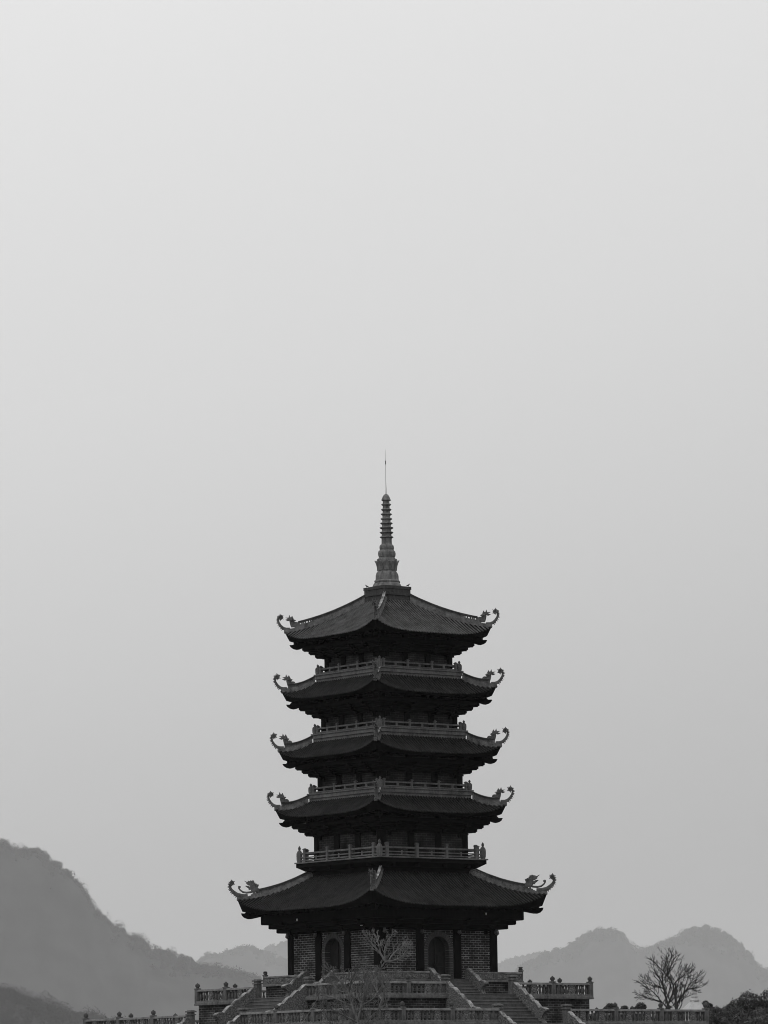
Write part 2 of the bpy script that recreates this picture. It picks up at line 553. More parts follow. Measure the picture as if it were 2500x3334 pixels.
def make_doors(wall, a):
    zc, ri, ro = 2.10, 0.95, 1.33
    d = MB()
    pts = [(-ri, 0.0)] + [(-ri * math.cos(math.pi * s / 16), zc + ri * math.sin(math.pi * s / 16)) for s in range(17)] + [(ri, 0.0)]
    d.prism([(x, z) for x, z in pts], 0.12, (0, -a + 0.62, 0), (1, 0, 0))
    for s in (-1, 1):     # raised leaf panels and the meeting stile
        for z0, z1 in ((0.25, 0.95), (1.08, 1.95)):
            d.cbox(s * 0.46 - 0.33, s * 0.46 + 0.33, -a + 0.52, -a + 0.565, z0, z1, 0.03)
            d.cbox(s * 0.46 - 0.22, s * 0.46 + 0.22, -a + 0.49, -a + 0.525, z0 + 0.12, z1 - 0.12, 0.03)
    d.cbox(-0.05, 0.05, -a + 0.47, -a + 0.56, 0.05, zc + ri - 0.04, 0.02)
    for s in (-1, 1):
        d.ball((s * 0.12, -a + 0.50, 1.05), 0.06)
    door = d.build('door', m_door, wall)
    rv = MB()          # arch ring of upright bricks, jamb courses below, pale joints behind
    N = 21
    for s in range(N):
        t0, t1 = math.pi * (s + 0.08) / N, math.pi * (s + 0.92) / N
        q = [(ri, t0), (ro, t0), (ro, t1), (ri, t1)]
        rv.prism([(-r * math.cos(t), zc + r * math.sin(t)) for r, t in q], 0.56, (0, -a + 0.32, 0), (1, 0, 0))
    z = 0.02
    while z < zc - 0.1:
        for sx in (-1, 1):
            x0, x1 = sorted((sx * ri, sx * ro))
            rv.box(x0, x1, -a + 0.04, -a + 0.60, z, z + 0.145)
        z += 0.172
    arch = rv.build('arch_surround', m_archbrick, wall)
    mo = MB()
    poly = [(-ro + .01, 0.01)] + [(-(ro - .01) * math.cos(math.pi * s / 24), zc + (ro - .01) * math.sin(math.pi * s / 24)) for s in range(25)] + [(ro - .01, 0.01)]
    inner = [(ri + .05, 0.01)] + [((ri + .05) * math.cos(math.pi * s / 24), zc + (ri + .05) * math.sin(math.pi * s / 24)) for s in range(25)] + [(-ri - .05, 0.01)]
    mo.prism(poly + inner, 0.50, (0, -a + 0.32, 0), (1, 0, 0))
    mort = mo.build('arch_joint', m_mortar, wall)
    for k in (1, 2, 3):
        for o in (door, arch, mort):
            copy_part(o, wall, None, math.pi / 2 * k)
m_archbrick = weathered('arch_brick', 0.03, 0.075, scale=4, rough=0.9, bump=0.2)
m_mortar = weathered('arch_mortar', 0.12, 0.22, scale=4, rough=0.9, bump=0.2)

random.seed(4)
def make_roof(i):
    q = ROOFS[i]
    ae, at_, ze, U, H = q['ae'], q['at'], Z(q['ye']), M(q['U']), M(q['H'])
    g = 0.85
    P = 4.2
    def rz(x, n):
        t = (ae - n) / (ae - at_)
        w = min(1.0, abs(x) / n)
        return ze + H * (g * t + (1 - g) * t * t) + U * w ** P * (1 - max(t, 0)) ** 2
    b = MB()
    NU, NT = 36, 9
    kinds = []
    sp = 0.25
    for k in b.faces4():
        vs, fs = [], []
        for j in range(NT + 1):
            n = ae + (at_ - ae) * j / NT
            for u in range(NU + 1):
                x = (-1 + 2 * u / NU) * n
                vs.append((x, -n, rz(x, n) - 0.08))
        for j in range(NT):
            for u in range(NU):
                o = j * (NU + 1) + u
                fs.append((o, o + 1, o + NU + 2, o + NU + 1))
        b.add(vs, fs)
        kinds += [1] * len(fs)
        rows = int((ae - 0.06) / sp)
        for r in range(-rows, rows + 1):
            xr = r * sp
            n_end = max(at_, abs(xr) + 0.02)
            if ae - n_end < 0.1:
                continue
            seg = max(2, int((ae - n_end) / 0.42))
            vs, fs = [], []
            jit = random.uniform(-0.012, 0.012)
            for s in range(seg + 1):
                n = ae + 0.05 + (n_end - ae - 0.05) * s / seg
                nn = min(n, ae)
                for c_ in range(6):
                    an = math.pi * c_ / 5
                    vs.append((xr + jit - 0.060 * math.cos(an), -n, rz(xr, nn) - 0.085 + 0.085 * math.sin(an) + jit * 0.4))
            for s in range(seg):
                for c_ in range(5):
                    o = s * 6 + c_
                    fs.append((o, o + 1, o + 7, o + 6))
            fs.append(tuple(range(6)))
            b.add(vs, fs)
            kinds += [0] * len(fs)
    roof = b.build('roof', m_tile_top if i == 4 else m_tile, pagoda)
    # hollow tiles between the rounded cover tiles: valley shade put into their colour
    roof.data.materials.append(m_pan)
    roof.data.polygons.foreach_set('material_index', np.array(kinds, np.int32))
    # eave board and soffit: the board leans inwards and grows tall towards the corners
    s_ = MB()
    aw = A_WALL[i]
    zin = ze - 0.30 + 0.30 * (ae - aw) * 0.75
    for k in s_.faces4():
        vs, fs = [], []
        for u in range(NU + 1):
            f = -1 + 2 * u / NU
            x0 = f * (ae - 0.02)
            x1 = f * (ae - 0.30)
            x2 = f * (aw - 0.05)
            vs += [(x0, -(ae - 0.02), rz(x0, ae - 0.02) - 0.04), (x1, -(ae - 0.30), ze - 0.24 + 0.30 * U * abs(f) ** P), (x2, -(aw - 0.05), zin)]
        for u in range(NU):
            o = u * 3
            fs += [(o, o + 1, o + 4, o + 3), (o + 1, o + 2, o + 5, o + 4)]
        s_.add(vs, fs)
        # rafter ends under the soffit
        nr = int((ae - 0.5) / 0.42)
        for r in range(-nr, nr + 1):
            x = r * 0.42
            f = x / ae
            zr = ze - 0.24 + 0.30 * U * abs(f) ** P
            n0 = ae - 0.34
            n1 = max(aw - 0.02, abs(x))
            if n0 - n1 < 0.3:
                continue
            zi = zr + (zin - zr) * (n0 - n1) / (n0 - aw)
            s_.add([(x - .06, -n0, zr - .11), (x + .06, -n0, zr - .11), (x + .06, -n0, zr + .02), (x - .06, -n0, zr + .02),
                    (x - .06, -n1, zi - .11), (x + .06, -n1, zi - .11), (x + .06, -n1, zi + .02), (x - .06, -n1, zi + .02)],
                   [(0, 1, 2, 3), (4, 7, 6, 5), (0, 4, 5, 1), (1, 5, 6, 2), (3, 2, 6, 7), (0, 3, 7, 4)])
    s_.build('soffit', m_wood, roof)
    make_brackets(i, roof, ze, ae, aw)
    make_ridges(i, roof, rz, ae, at_)
    return roof

D2 = math.sqrt(2)
def make_brackets(i, roof, ze, ae, aw):
    """three corbelled tiers: square ring beams carried by arms at the corners and the columns"""
    yc = ROOFS[i]['ye'] - (46 if i == 0 else 33)       # row of the tile corner
    if i == 0:
        rho = [430, 405, 379]; bot = [3005, 3019, 3033]; top0 = 2972
        beak = [(494, 2965), (491, 2973), (484, 2980), (473, 2984), (460, 2983.5), (430, 2977), (400, 2970), (330, 2955), (330, 2930), (400, 2938), (470, 2955), (483, 2966)]
    else:
        w = aw * D2 * 45
        rho = [w + 71, w + 50, w + 29]; bot = [yc + 68, yc + 80, yc + 92]; top0 = yc + 52
        e = w + 112
        beak = [(e, yc + 46), (e - 4, yc + 53), (e - 11, yc + 58), (e - 22, yc + 61), (e - 30, yc + 60), (e - 41, yc + 56), (w + 20, yc + 46), (w - 5, yc + 36),
                (w - 5, yc + 10), (w + 40, yc + 18), (e - 20, yc + 37), (e - 12, yc + 46)]
    r = MB()
    tiers = []
    tops = [top0] + bot[:-1]
    for n, (p, zb, zt) in enumerate(zip(rho, bot, tops)):
        h = M(p) / D2
        z0, z1 = Z(zb), Z(zt) + 0.004
        ch = 0.10 if i else 0.05
        # ring beam with a chamfered lower outer edge
        for k in r.faces4():
            r.add([(-h, -h, z1), (h, -h, z1), (h, -h, z0 + ch), (-h, -h, z0 + ch),
                   (-(h - ch * 1.4), -(h - ch * 1.4), z0), (h - ch * 1.4, -(h - ch * 1.4), z0),
                   (-(h - .42), -(h - .42), z0), (h - .42, -(h - .42), z0), (-(h - .42), -(h - .42), z1), (h - .42, -(h - .42), z1)],
                  [(0, 1, 2, 3), (3, 2, 5, 4), (4, 5, 7, 6), (6, 7, 9, 8), (0, 8, 9, 1)])
        tiers.append((h, M(p), z0, z1))
    r.build('eave_beam', m_wood, roof)
    arm = MB()
    arm.cbox(-0.12, 0.12, -aw - 0.06, -(aw - 0.2), tiers[2][2] - 0.35, tiers[0][3], 0.03)
    for h, pr, z0, z1 in tiers:
        arm.cbox(-0.13, 0.13, -(h + 0.10), -(aw - 0.2), z0 - 0.05, z0 + 0.12, 0.03)
        arm.cbox(-0.30, 0.30, -(h - 0.02), -(h - 0.34), z0 - 0.11, z0 - 0.045, 0.02)
    first = arm.build('bracket', m_wood, roof)
    first.location = (-aw * 0.80, 0, 0)
    for k in range(4):
        for x in (-aw * 0.80, -aw * 0.34, aw * 0.34, aw * 0.80):
            if k or x > -aw * 0.79:
                copy_part(first, roof, Matrix.Rotation(math.pi / 2 * k, 4, 'Z') @ Vector((x, 0, 0)), math.pi / 2 * k)
    ca = MB()
    d = Vector((-1, -1, 0)).normalized()
    s = Vector((1, -1, 0)).normalized()
    for h, pr, z0, z1 in tiers:
        p0, p1 = d * (aw * D2 - 0.3), d * (pr - 0.12)
        w2 = s * 0.15
        vs = []
        for z in (z0 + 0.005, z1 + 0.012):
            for c_ in (p0 - w2, p1 - w2, p1 + w2, p0 + w2):
                vs.append((c_.x, c_.y, z))
        ca.add(vs, [(0, 1, 2, 3), (4, 7, 6, 5), (0, 4, 5, 1), (1, 5, 6, 2), (2, 6, 7, 3), (3, 7, 4, 0)])
    cb = ca.build('corner_bracket', m_wood, roof)
    for k in (1, 2, 3):
        copy_part(cb, roof, None, math.pi / 2 * k)
    hb = MB()
    hb.prism([(M(p), Z(y)) for p, y in beak], 0.36, (0, 0, 0), (-1 / D2, -1 / D2, 0), lens=0.06)
    o = hb.build('hip_beam', m_wood, roof)
    for k in (1, 2, 3):
        copy_part(o, roof, None, math.pi / 2 * k)

DRAGON_HEAD = [(560, 510), (545, 465), (530, 400), (530, 362), (492, 384), (446, 362), (500, 342), (448, 318), (514, 318), (526, 268), (546, 312),
               (562, 314), (582, 284), (602, 328), (596, 356), (655, 372), (618, 398), (627, 420), (690, 414), (705, 440), (700, 510)]
BIG_DRAGON = [(600, 668), (590, 622), (560, 605), (548, 625), (540, 588), (505, 565), (475, 538), (520, 546), (566, 566), (578, 536), (545, 532), (488, 492),
              (512, 485), (482, 462), (452, 435), (500, 456), (522, 462), (545, 438), (560, 455), (575, 438), (590, 432), (600, 450), (615, 430), (626, 450),
              (641, 434), (650, 470), (660, 502), (690, 494), (715, 514), (740, 516), (726, 560), (716, 576), (742, 590), (748, 668)]
def make_ridges(i, roof, rz, ae, at_):
    s = 0.00375          # metres per pixel of the enlarged crops the outlines were read from
    big = i == 0
    rc = ae * D2         # tile corner along the diagonal
    dia = Vector((-1 / D2, -1 / D2, 0))
    def hipz(p):
        n = min(max(p / D2, at_), ae)
        return rz(n, n)
    zc = hipz(rc)
    end = rc - (1.20 if big else (1.08 if i == 4 else 0.56))
    start = at_ * D2 + (0.02 if i else -0.1)
    side = Vector((1 / D2, -1 / D2, 0))
    def strip(mb, p0, p1, n, h0, h1, half):
        vs, fs = [], []
        for j in range(n + 1):
            p = p0 + (p1 - p0) * j / n
            z = hipz(p)
            for hh, sg in ((h0, -1), (h0, 1), (h1, 1), (h1, -1)):
                q = dia * p + side * (half * sg)
                vs.append((q.x, q.y, z + hh))
        for j in range(n):
            for c_ in range(4):
                d_ = (c_ + 1) % 4
                fs.append((j * 4 + c_, j * 4 + d_, (j + 1) * 4 + d_, (j + 1) * 4 + c_))
        fs += [(0, 1, 2, 3), tuple(n * 4 + c_ for c_ in (3, 2, 1, 0))]
        mb.add(vs, fs)
    low = MB()
    strip(low, start, end + 0.25, 14, -0.25, 0.08, 0.145)
    strip(low, end + 0.20, rc - 0.05, 5, -0.22, 0.05, 0.12)
    strip(low, start, end + 0.12, 14, 0.083, 0.17, 0.095)
    top = MB()
    strip(top, start, end, 14, 0.36, 0.46, 0.115)
    tops_ = MB()
    strip(tops_, start, end - 0.02, 14, 0.463, 0.488, 0.10)      # pale strip: skylight on the cap's top put into its colour
    strip(low, end - 0.14, end, 1, 0.173, 0.357, 0.105)
    strip(low, start, end - 0.15, 14, 0.173, 0.215, 0.075)
    strip(low, start, end - 0.15, 14, 0.325, 0.357, 0.075)
    cut = start + (end - start) * (0.78 if i == 4 else 0.95)
    strip(low, start, cut, 12, 0.216, 0.324, 0.03)      # backing: only the lowest stretch of fretwork is pierced
    p = start + 0.05
    while p < end - 0.2:            # fretwork between the two mouldings
        strip(low, p, p + 0.10, 1, 0.218, 0.322, 0.055)
        p += 0.17 + 0.05 * math.sin(p * 9)
    ridge = low.build('ridge', m_ridge, roof)
    rcap = top.build('ridge_cap', m_cap, roof)
    rtop = tops_.build('ridge_lit_top', m_cop, roof)
    hn = MB()
    def pt(x, y, cx, cy):           # crop pixel (left-hand corner seen from the camera) -> point in the diagonal plane
        q = dia * (rc + (cx - x) * s)
        return (q.x, q.y, zc + (cy - y) * s)
    if big:
        cx, cy = 300, 765
        line = [(520, 720), (400, 722), (310, 705), (240, 652), (196, 600), (178, 550), (178, 510), (196, 482)]
        rad = [28, 36, 42, 36, 27, 22, 19, 17]
        fist = (212, 478)
    else:
        cx, cy = 410, 570
        line = [(540, 545), (460, 542), (400, 522), (350, 470), (316, 410), (308, 360), (318, 320), (340, 300)]
        rad = [32, 31, 30, 25, 20, 17, 15, 14]
        fist = (352, 308)
    hn.tube([pt(x, y, cx, cy) for x, y in line], [r_ * s for r_ in rad], 8, 0.6)
    for j in range(1, len(line) - 1):
        for f in (0.0, 0.5):
            x = line[j][0] + (line[j + 1][0] - line[j][0]) * f; y = line[j][1] + (line[j + 1][1] - line[j][1]) * f
            tx, ty = line[j + 1][0] - line[j - 1][0], line[j + 1][1] - line[j - 1][1]
            L = math.hypot(tx, ty)
            ox, oy = ty / L, -tx / L           # outwards and down
            if ox > 0: ox, oy = -ox, -oy
            if j < 2 and not big: continue
            r0 = rad[j] * 0.75
            a0 = Vector(pt(x + ox * r0, y + oy * r0, cx, cy)); a1 = Vector(pt(x + ox * (r0 + 26), y + oy * (r0 + 26), cx, cy))
            hn.cone(a0, a1 - a0, 0.06, (a1 - a0).length * 1.35)
    fx = Vector(pt(fist[0], fist[1], cx, cy))
    hn.ball(fx, 0.12, 8, 1.0)
    for k in range(11):
        an = R(20 + 32 * k)
        for sd in (-0.07, 0.07):
            dv = dia * math.cos(an) + Vector((0, 0, 1)) * math.sin(an) + side * sd * 4
            hn.cone(fx + side * sd + dv * 0.08, dv, 0.06, 0.13 if k % 2 else 0.19)
    if big:                          # inner scroll between the horn and the dragon
        l2 = [(600, 660), (500, 668), (430, 655), (378, 618), (350, 578), (345, 552), (358, 538)]
        hn.tube([pt(x, y, cx, cy) for x, y in l2], [v * s for v in (20, 20, 18, 16, 14, 13, 13)], 7)
        hn.ball(Vector(pt(366, 556, cx, cy)), 24 * s)
    horn = hn.build('eave_horn', m_orn, roof, smooth=True)
    dr = MB()
    out = BIG_DRAGON if big else DRAGON_HEAD
    poly = [((cx - x) * s + rc, zc + (cy - y) * s) for x, y in out]
    dr.prism(poly, 0.28 if big else 0.20, (0, 0, 0), dia, lens=0.22)
    c0 = Vector(pt(*((630, 520) if big else (570, 375)), cx, cy))
    for sd in (-1, 1):              # cheeks, eyes and mane locks standing proud of the flanks
        dr.ball(c0 + side * 0.09 * sd, 0.09, 8)
        dr.ball(c0 + dia * 0.10 + side * 0.12 * sd + Vector((0, 0, 0.06)), 0.04, 6)
        for k in range(4):
            dr.cone(c0 + side * 0.10 * sd - dia * 0.05, -dia * (0.4 + 0.2 * k) + side * 0.5 * sd + Vector((0, 0, 0.8 - 0.5 * k)), 0.05, 0.24)
    drg = dr.build('dragon_head', m_orn, roof)
    for k in (1, 2, 3):
        for o in (ridge, rcap, rtop, horn, drg):
            copy_part(o, roof, None, math.pi / 2 * k)

for i in range(5):
    make_storey(i)
    make_roof(i)

# galleries
def make_gallery(i):
    """gallery at the foot of storey i (1..4)"""
    a = [None, 4.84, 4.21, 3.97, 3.78][i]
    zb = Z_BASE[i]
    c = MB()
    if i > 1:
        c.ring_box(a + 0.10, A_WALL[i] - 0.3, zb - 0.10, zb)
        c.ring_box(a + 0.02, A_WALL[i] - 0.3, zb - 0.30, zb - 0.103)
        c.ring_box(a + 0.07, A_WALL[i] - 0.3, zb - 0.37, zb - 0.303)
        c.ring_box(a - 0.03, A_WALL[i] - 0.3, zb - 0.62, zb - 0.373)
        par = c.build('cornice', m_stone, pagoda)
    else:
        c.ring_box(a + 0.15, A_WALL[i] - 0.3, zb - 0.10, zb)
        par = c.build('gallery_floor', m_stone, pagoda)
        u = MB()
        u.ring_box(a + 0.06, A_WALL[i] - 0.3, zb - 0.38, zb - 0.103)
        for k in u.faces4():
            h1, h2 = a + 0.02, a - 0.45
            u.add([(-h1, -h1, zb - 0.382), (h1, -h1, zb - 0.382), (h2, -h2, zb - 0.68), (-h2, -h2, zb - 0.68), (-3.9, -3.9, zb - 0.68), (3.9, -3.9, zb - 0.68)],
                  [(0, 1, 2, 3), (3, 2, 5, 4)])
            for x in (-3.4, -1.2, 1.2, 3.4):
                u.cbox(x - 0.14, x + 0.14, -(a - 0.08), -3.9, zb - 0.66, zb - 0.37, 0.03)
        u.ring_box(4.12, 3.6, zb - 1.5, zb - 0.683)
        u.build('gallery_bracket', m_wood, par)
    r = MB()
    ph = 0.98 if i == 1 else 0.60
    pw = 0.11 if i == 1 else 0.085
    xe = a - (0.78 if i == 1 else 0.46)
    xs = [-xe, -xe / 3, xe / 3, xe]
    ar = a - 0.12
    for k in r.faces4():
        if i == 1:
            bars = [(0.58, 0.70), (0.30, 0.38), (0.08, 0.17)]
        else:
            bars = [(0.30, 0.42), (0.04, 0.12)]
        for z0, z1 in bars:
            r.cbox(-ar, ar - 0.02, -ar - 0.05, -ar + 0.05, zb + z0, zb + z1, 0.015)
        for x0, x1 in zip([-a + .1] + xs, xs + [a - .1]):
            xm = (x0 + x1) / 2
            if x1 - x0 > 0.9:
                if i == 1:
                    r.cbox(xm - 0.06, xm + 0.06, -ar - 0.04, -ar + 0.04, zb + 0.172, zb + 0.45, 0.01)
                else:
                    r.cbox(xm - 0.09, xm + 0.09, -ar - 0.04, -ar + 0.04, zb + 0.122, zb + 0.298, 0.01)
    rail = r.build('gallery_railing', m_stone, pagoda)
    p = MB()
    p.cbox(-pw, pw, -pw, pw, 0.0, ph - 0.10, 0.02)
    p.cbox(-pw - 0.03, pw + 0.03, -pw - 0.03, pw + 0.03, ph - 0.097, ph - 0.03, 0.015)
    p.cbox(-pw * 0.8, pw * 0.8, -pw * 0.8, pw * 0.8, ph - 0.027, ph + 0.02, 0.02)
    post = None
    for k in range(4):
        for x in xs:
            loc = Matrix.Rotation(math.pi / 2 * k, 4, 'Z') @ Vector((x, -ar, zb))
            if post is None:
                post = p.build('railing_post', m_stone, rail); post.location = loc
            else:
                copy_part(post, rail, loc, math.pi / 2 * k)
    q = MB()
    hs = 1.18 / 0.74 if i == 1 else 1.0
    prof = [(0.15, 0), (0.19, 0.10), (0.20, 0.30), (0.19, 0.42), (0.14, 0.50), (0.075, 0.545), (0.06, 0.57), (0.085, 0.60), (0.095, 0.64), (0.07, 0.69), (0.005, 0.76)]
    q.lathe([(rr * (1.15 if i == 1 else 1), z * hs) for rr, z in prof], 8, R(22.5))
    cp = None
    for k in range(4):
        loc = Matrix.Rotation(math.pi / 2 * k, 4, 'Z') @ Vector((-ar, -ar, zb))
        if cp is None:
            cp = q.build('corner_post', m_stone, rail); cp.location = loc
        else:
            copy_part(cp, rail, loc, math.pi / 2 * k)
for i in range(1, 5):
    make_gallery(i)

# platform and spire
def make_spire():
    b = MB()
    zt, zb = Z(1913), Z(1966)
    h = zt - zb
    for ao, z0, z1 in ((1.22, 0.0, 0.36), (1.17, 0.363, 0.52), (1.24, 0.523, 0.70), (1.20, 0.703, h - 0.22), (1.245, h - 0.217, h)):
        b.ring_box(ao, 0.2, zb + z0, zb + z1)
    plat = b.build('roof_platform', m_dark_stone, pagoda)
    k = 0.00492
    def P(r, y): return (max(r * k, 1e-4), Z(1440 + 0.2215 * y))
    s = MB()
    s.lathe([P(230, 2145), P(225, 2118), P(206, 2085), P(190, 2068), P(197, 2062), P(199, 2048), P(194, 2038), P(178, 2028), P(176, 1965), P(168, 1935), P(150, 1908), P(142, 1896), P(142, 1885)], 8, R(22.5))
    s.lathe([P(130, 1716), P(128, 1700), P(118, 1694), P(128, 1682), P(135, 1655), P(136, 1630), P(128, 1605), P(112, 1592), P(108, 1586), P(110, 1580), P(106, 1576), P(112, 1562), P(111, 1535), P(102, 1514), P(84, 1503), P(80, 1490), P(78, 1400)], 8, R(22.5))
    s.lathe([P(78, 1402), P(66, 1200), P(54, 980), P(50, 850)], 8, R(22.5))
    spire = s.build('spire', m_spire, pagoda)
    l = MB()     # lotus: eight petals round a bowl
    l.lathe([P(128, 1892), P(138, 1885), P(150, 1830), P(158, 1770), P(150, 1722), P(126, 1714)], 16)
    for j in range(8):
        an = R(45 * j + 7)
        l.M = Matrix.Rotation(an, 4, 'Z')
        z0, z1 = Z(1440 + .2215 * 1888), Z(1440 + .2215 * 1740)
        vs, fs = [], []
        for a_ in range(7):
            t = a_ / 6
            r = (142 + 40 * t ** 2.2) * k
            hw = 0.29 * math.sqrt(max(0.0, 1 - (max(0, t - 0.55) / 0.45) ** 2)) * (0.75 + 0.35 * t) + 0.005
            z = z0 + (z1 - z0) * t
            for u in (-1, -0.5, 0, 0.5, 1):
                vs.append((r + 0.03 - 0.07 * u * u, hw * u, z))
            for u in (-1, -0.5, 0, 0.5, 1):
                vs.append((r - 0.05 - 0.07 * u * u, hw * u, z))
        for a_ in range(6):
            for u in range(4):
                o = a_ * 10 + u
                fs += [(o, o + 1, o + 11, o + 10), (o + 5, o + 15, o + 16, o + 6)]
            for u in (0, 4):
                o = a_ * 10 + u
                fs.append((o, o + 10, o + 15, o + 5))
        fs += [(60, 61, 66, 65), (61, 62, 67, 66), (62, 63, 68, 67), (63, 64, 69, 68)]
        l.add(vs, fs)
    l.M = Matrix.Identity(4)
    l.build('lotus_cup', m_spire, spire)
    for y, r in ((917, 76), (991, 81), (1059, 86), (1128, 89), (1193, 96), (1260, 105), (1329, 105), (1397, 105)):
        g = MB()
        g.lathe([P(r * 0.66, y + 26), P(r * 0.78, y + 16), P(r, y + 4), P(r, y - 5), P(r * 0.8, y - 12), P(r * 0.62, y - 18)], 8, R(22.5))
        g.build('spire_ring', m_spire, spire)
    c = MB()
    c.lathe([P(50, 866), P(66, 862), P(72, 856), P(72, 846), P(64, 830), P(50, 796), P(34, 774), P(16, 762), P(0, 757)], 8, R(22.5))
    c.build('spire_cap', m_spire, spire)
    rd = MB()
    rd.tube([(0, 0, Z(1610)), (0.012, 0, Z(1590)), (-0.01, 0, Z(1560)), (0, 0, Z(1512)), (0, 0, Z(1464))], [0.034, 0.027, 0.014, 0.010, 0.005], 6)
    rd.lathe([(0.02, Z(1512)), (0.05, Z(1510)), (0.032, Z(1507)), (0.032, Z(1504)), (0.05, Z(1502)), (0.02, Z(1500))], 6)
    rd.build('lightning_rod', m_metal, spire)
make_spire()

# wall lanterns on the columns of the ground storey, and a plate and two small white knobs under the eaves
def make_lanterns():
    l = MB()
    l.tube([(0, 0.0, 0.30), (0, -0.12, 0.34), (0, -0.20, 0.30), (0, -0.20, 0.22)], [0.025] * 4, 6)
    l.lathe([(0.02, 0.22), (0.07, 0.19), (0.10, 0.10), (0.13, -0.02), (0.15, -0.10), (0.12, -0.14), (0.05, -0.20), (0.01, -0.24)], 10, 0, 0, -0.20)
    lamp = None
    a = 5.42
    xs = [-5.07, -1.69, 1.69, 5.07]
    for k in range(4):
        for x in xs:
            loc = Matrix.Rotation(math.pi / 2 * k, 4, 'Z') @ Vector((x, -a - 0.03, 3.42))
            if lamp is None:
                lamp = l.build('wall_lantern', m_lamp, pagoda); lamp.location = loc
            else:
                copy_part(lamp, pagoda, loc, math.pi / 2 * k)
m_lamp = weathered('lantern_glass', 0.03, 0.16, scale=6, rough=0.5, bump=0.0)
make_lanterns()
pl = MB()
pl.cbox(-6.13, -6.09, -4.46, -4.20, 3.74, 4.04, 0.01)
pl.build('notice_plate', m_white, pagoda)
for p in ((3.2, -6.82, 4.62), (-6.82, 2.29, 4.42)):
    b_ = MB()
    b_.lathe([(0.03, 0.10), (0.06, 0.06), (0.075, 0.0), (0.05, -0.06), (0.005, -0.08)], 8)
    b_.build('white_knob', m_white, pagoda).location = p

# ------------------------------------------------------------------ two small birds on the platform
def make_bird(label, loc, rz):
    t = thing('bird', label, 'bird', loc, rz, 'small birds on the roof platform')
    b = MB()
    b.tube([(-0.17, 0, 0.075), (-0.10, 0, 0.085), (-0.06, 0, 0.10), (0.0, 0, 0.125), (0.045, 0, 0.16), (0.065, 0, 0.195), (0.085, 0, 0.21), (0.115, 0, 0.205), (0.14, 0, 0.20)],
           [0.012, 0.018, 0.036, 0.052, 0.044, 0.031, 0.032, 0.020, 0.003], 8, 0.85)
    b.build('body', m_bird, t, smooth=True)
    for sy in (-1, 1):
        w = MB()
        w.prism([(-0.15, 0.09), (-0.03, 0.155), (0.03, 0.15), (0.02, 0.115), (-0.06, 0.085)], 0.02, (0, sy * 0.045, 0), (1, 0, 0), lens=0.3)
        w.build('wing', m_bird, t)
        g = MB()
        g.tube([(0.0, sy * 0.02, 0.085), (0.008, sy * 0.02, 0.04), (0.0, sy * 0.02, 0.0), (0.03, sy * 0.02, 0.003)], [0.007, 0.005, 0.005, 0.004], 5)
        g.build('leg', m_bird, t)
zp = Z(1913)
ry = Matrix.Rotation(YAW, 4, 'Z')
make_bird('small dark bird on the platform corner left of the spire foot, facing left', ry @ Vector((-1.10, 1.02, zp)), R(205))
make_bird('small dark bird on the platform corner right of the spire foot, facing right', ry @ Vector((1.10, -1.08, zp)), R(-12))

# ------------------------------------------------------------------ terraces
def F4(k, x, y, z):
    return Matrix.Rotation(YAW + math.pi / 2 * k, 4, 'Z') @ Vector((x, y, z))

def make_terrace(name, label, a, ztop, zbot, a_in, lip):
    t = thing(name, label, 'terrace', (0, 0, 0), YAW)
    w = MB()
    w.ring_box(a, a - 0.6, zbot, ztop - 0.06)
    w.build('brick_wall', m_tbrick, t)
    f = MB()
    f.ring_box(a - 0.03, a_in, ztop - 0.057, ztop)
    f.build('paving', m_pave, t)
    return t
ZT1, ZT2, ZT3, ZG = 0.0, -1.15, -3.35, -5.75
AT1, AT2, AT3 = 6.55, 10.06, 15.87
make_terrace('upper_terrace', 'narrow top terrace of pale jointed brick at the foot of the pagoda walls', AT1 - 0.03, ZT1, ZT2 + 0.004, 4.6, 0)
make_terrace('middle_terrace', 'middle brick terrace carrying balusters and bud finials around the pagoda', AT2 - 0.05, ZT2, ZT3 + 0.004, 6.0, 0)
make_terrace('lower_terrace', 'widest brick terrace at the bottom edge of the picture', AT3 - 0.05, ZT3, ZG - 0.5, 9.5, 0)

# baluster, panel, post and finial shapes shared by all runs
def bal_mesh(zh):
    b = MB()
    prof = [(0.085, 0), (0.085, 0.05), (0.055, 0.08), (0.075, 0.14), (0.105, 0.26), (0.10, 0.36), (0.06, 0.47), (0.045, 0.54), (0.075, 0.57), (0.05, 0.60), (0.085, 0.63), (0.085, 0.68)]
    b.lathe([(r * 0.95, z * zh / 0.68) for r, z in prof], 10)
    return b
def panel_mesh(zh, w=0.52):
    b = MB()
    b.cbox(-w / 2, w / 2, -0.07, 0.07, 0, zh, 0.01)
    for sy in (-1, 1):
        b.M = Matrix.Translation((0, sy * 0.07, zh * 0.5)) @ Matrix.Rotation(math.pi / 2, 4, 'X')
        b.lathe([(0.0001, -0.05), (0.10, -0.05), (0.13, -0.02), (0.15, -0.045), (0.20, -0.045), (0.215, 0.0), (0.215, 0.05), (0.20, 0.045), (0.15, 0.045), (0.13, 0.02), (0.10, 0.05), (0.0001, 0.05)], 16)
    b.M = Matrix.Identity(4)
    return b
def post_mesh(h, w):
    b = MB()
    b.cbox(-w, w, -w, w, 0, h - 0.08, 0.02)
    for k in b.faces4():
        b.cbox(-w * 0.55, w * 0.55, -w - 0.02, -w + 0.02, 0.38, h - 0.22, 0.015)
    b.cbox(-w - 0.03, w + 0.03, -w - 0.03, w + 0.03, h - 0.077, h, 0.02)
    b.cbox(-w - 0.03, w + 0.03, -w - 0.03, w + 0.03, -0.01, 0.10, 0.02)
    return b
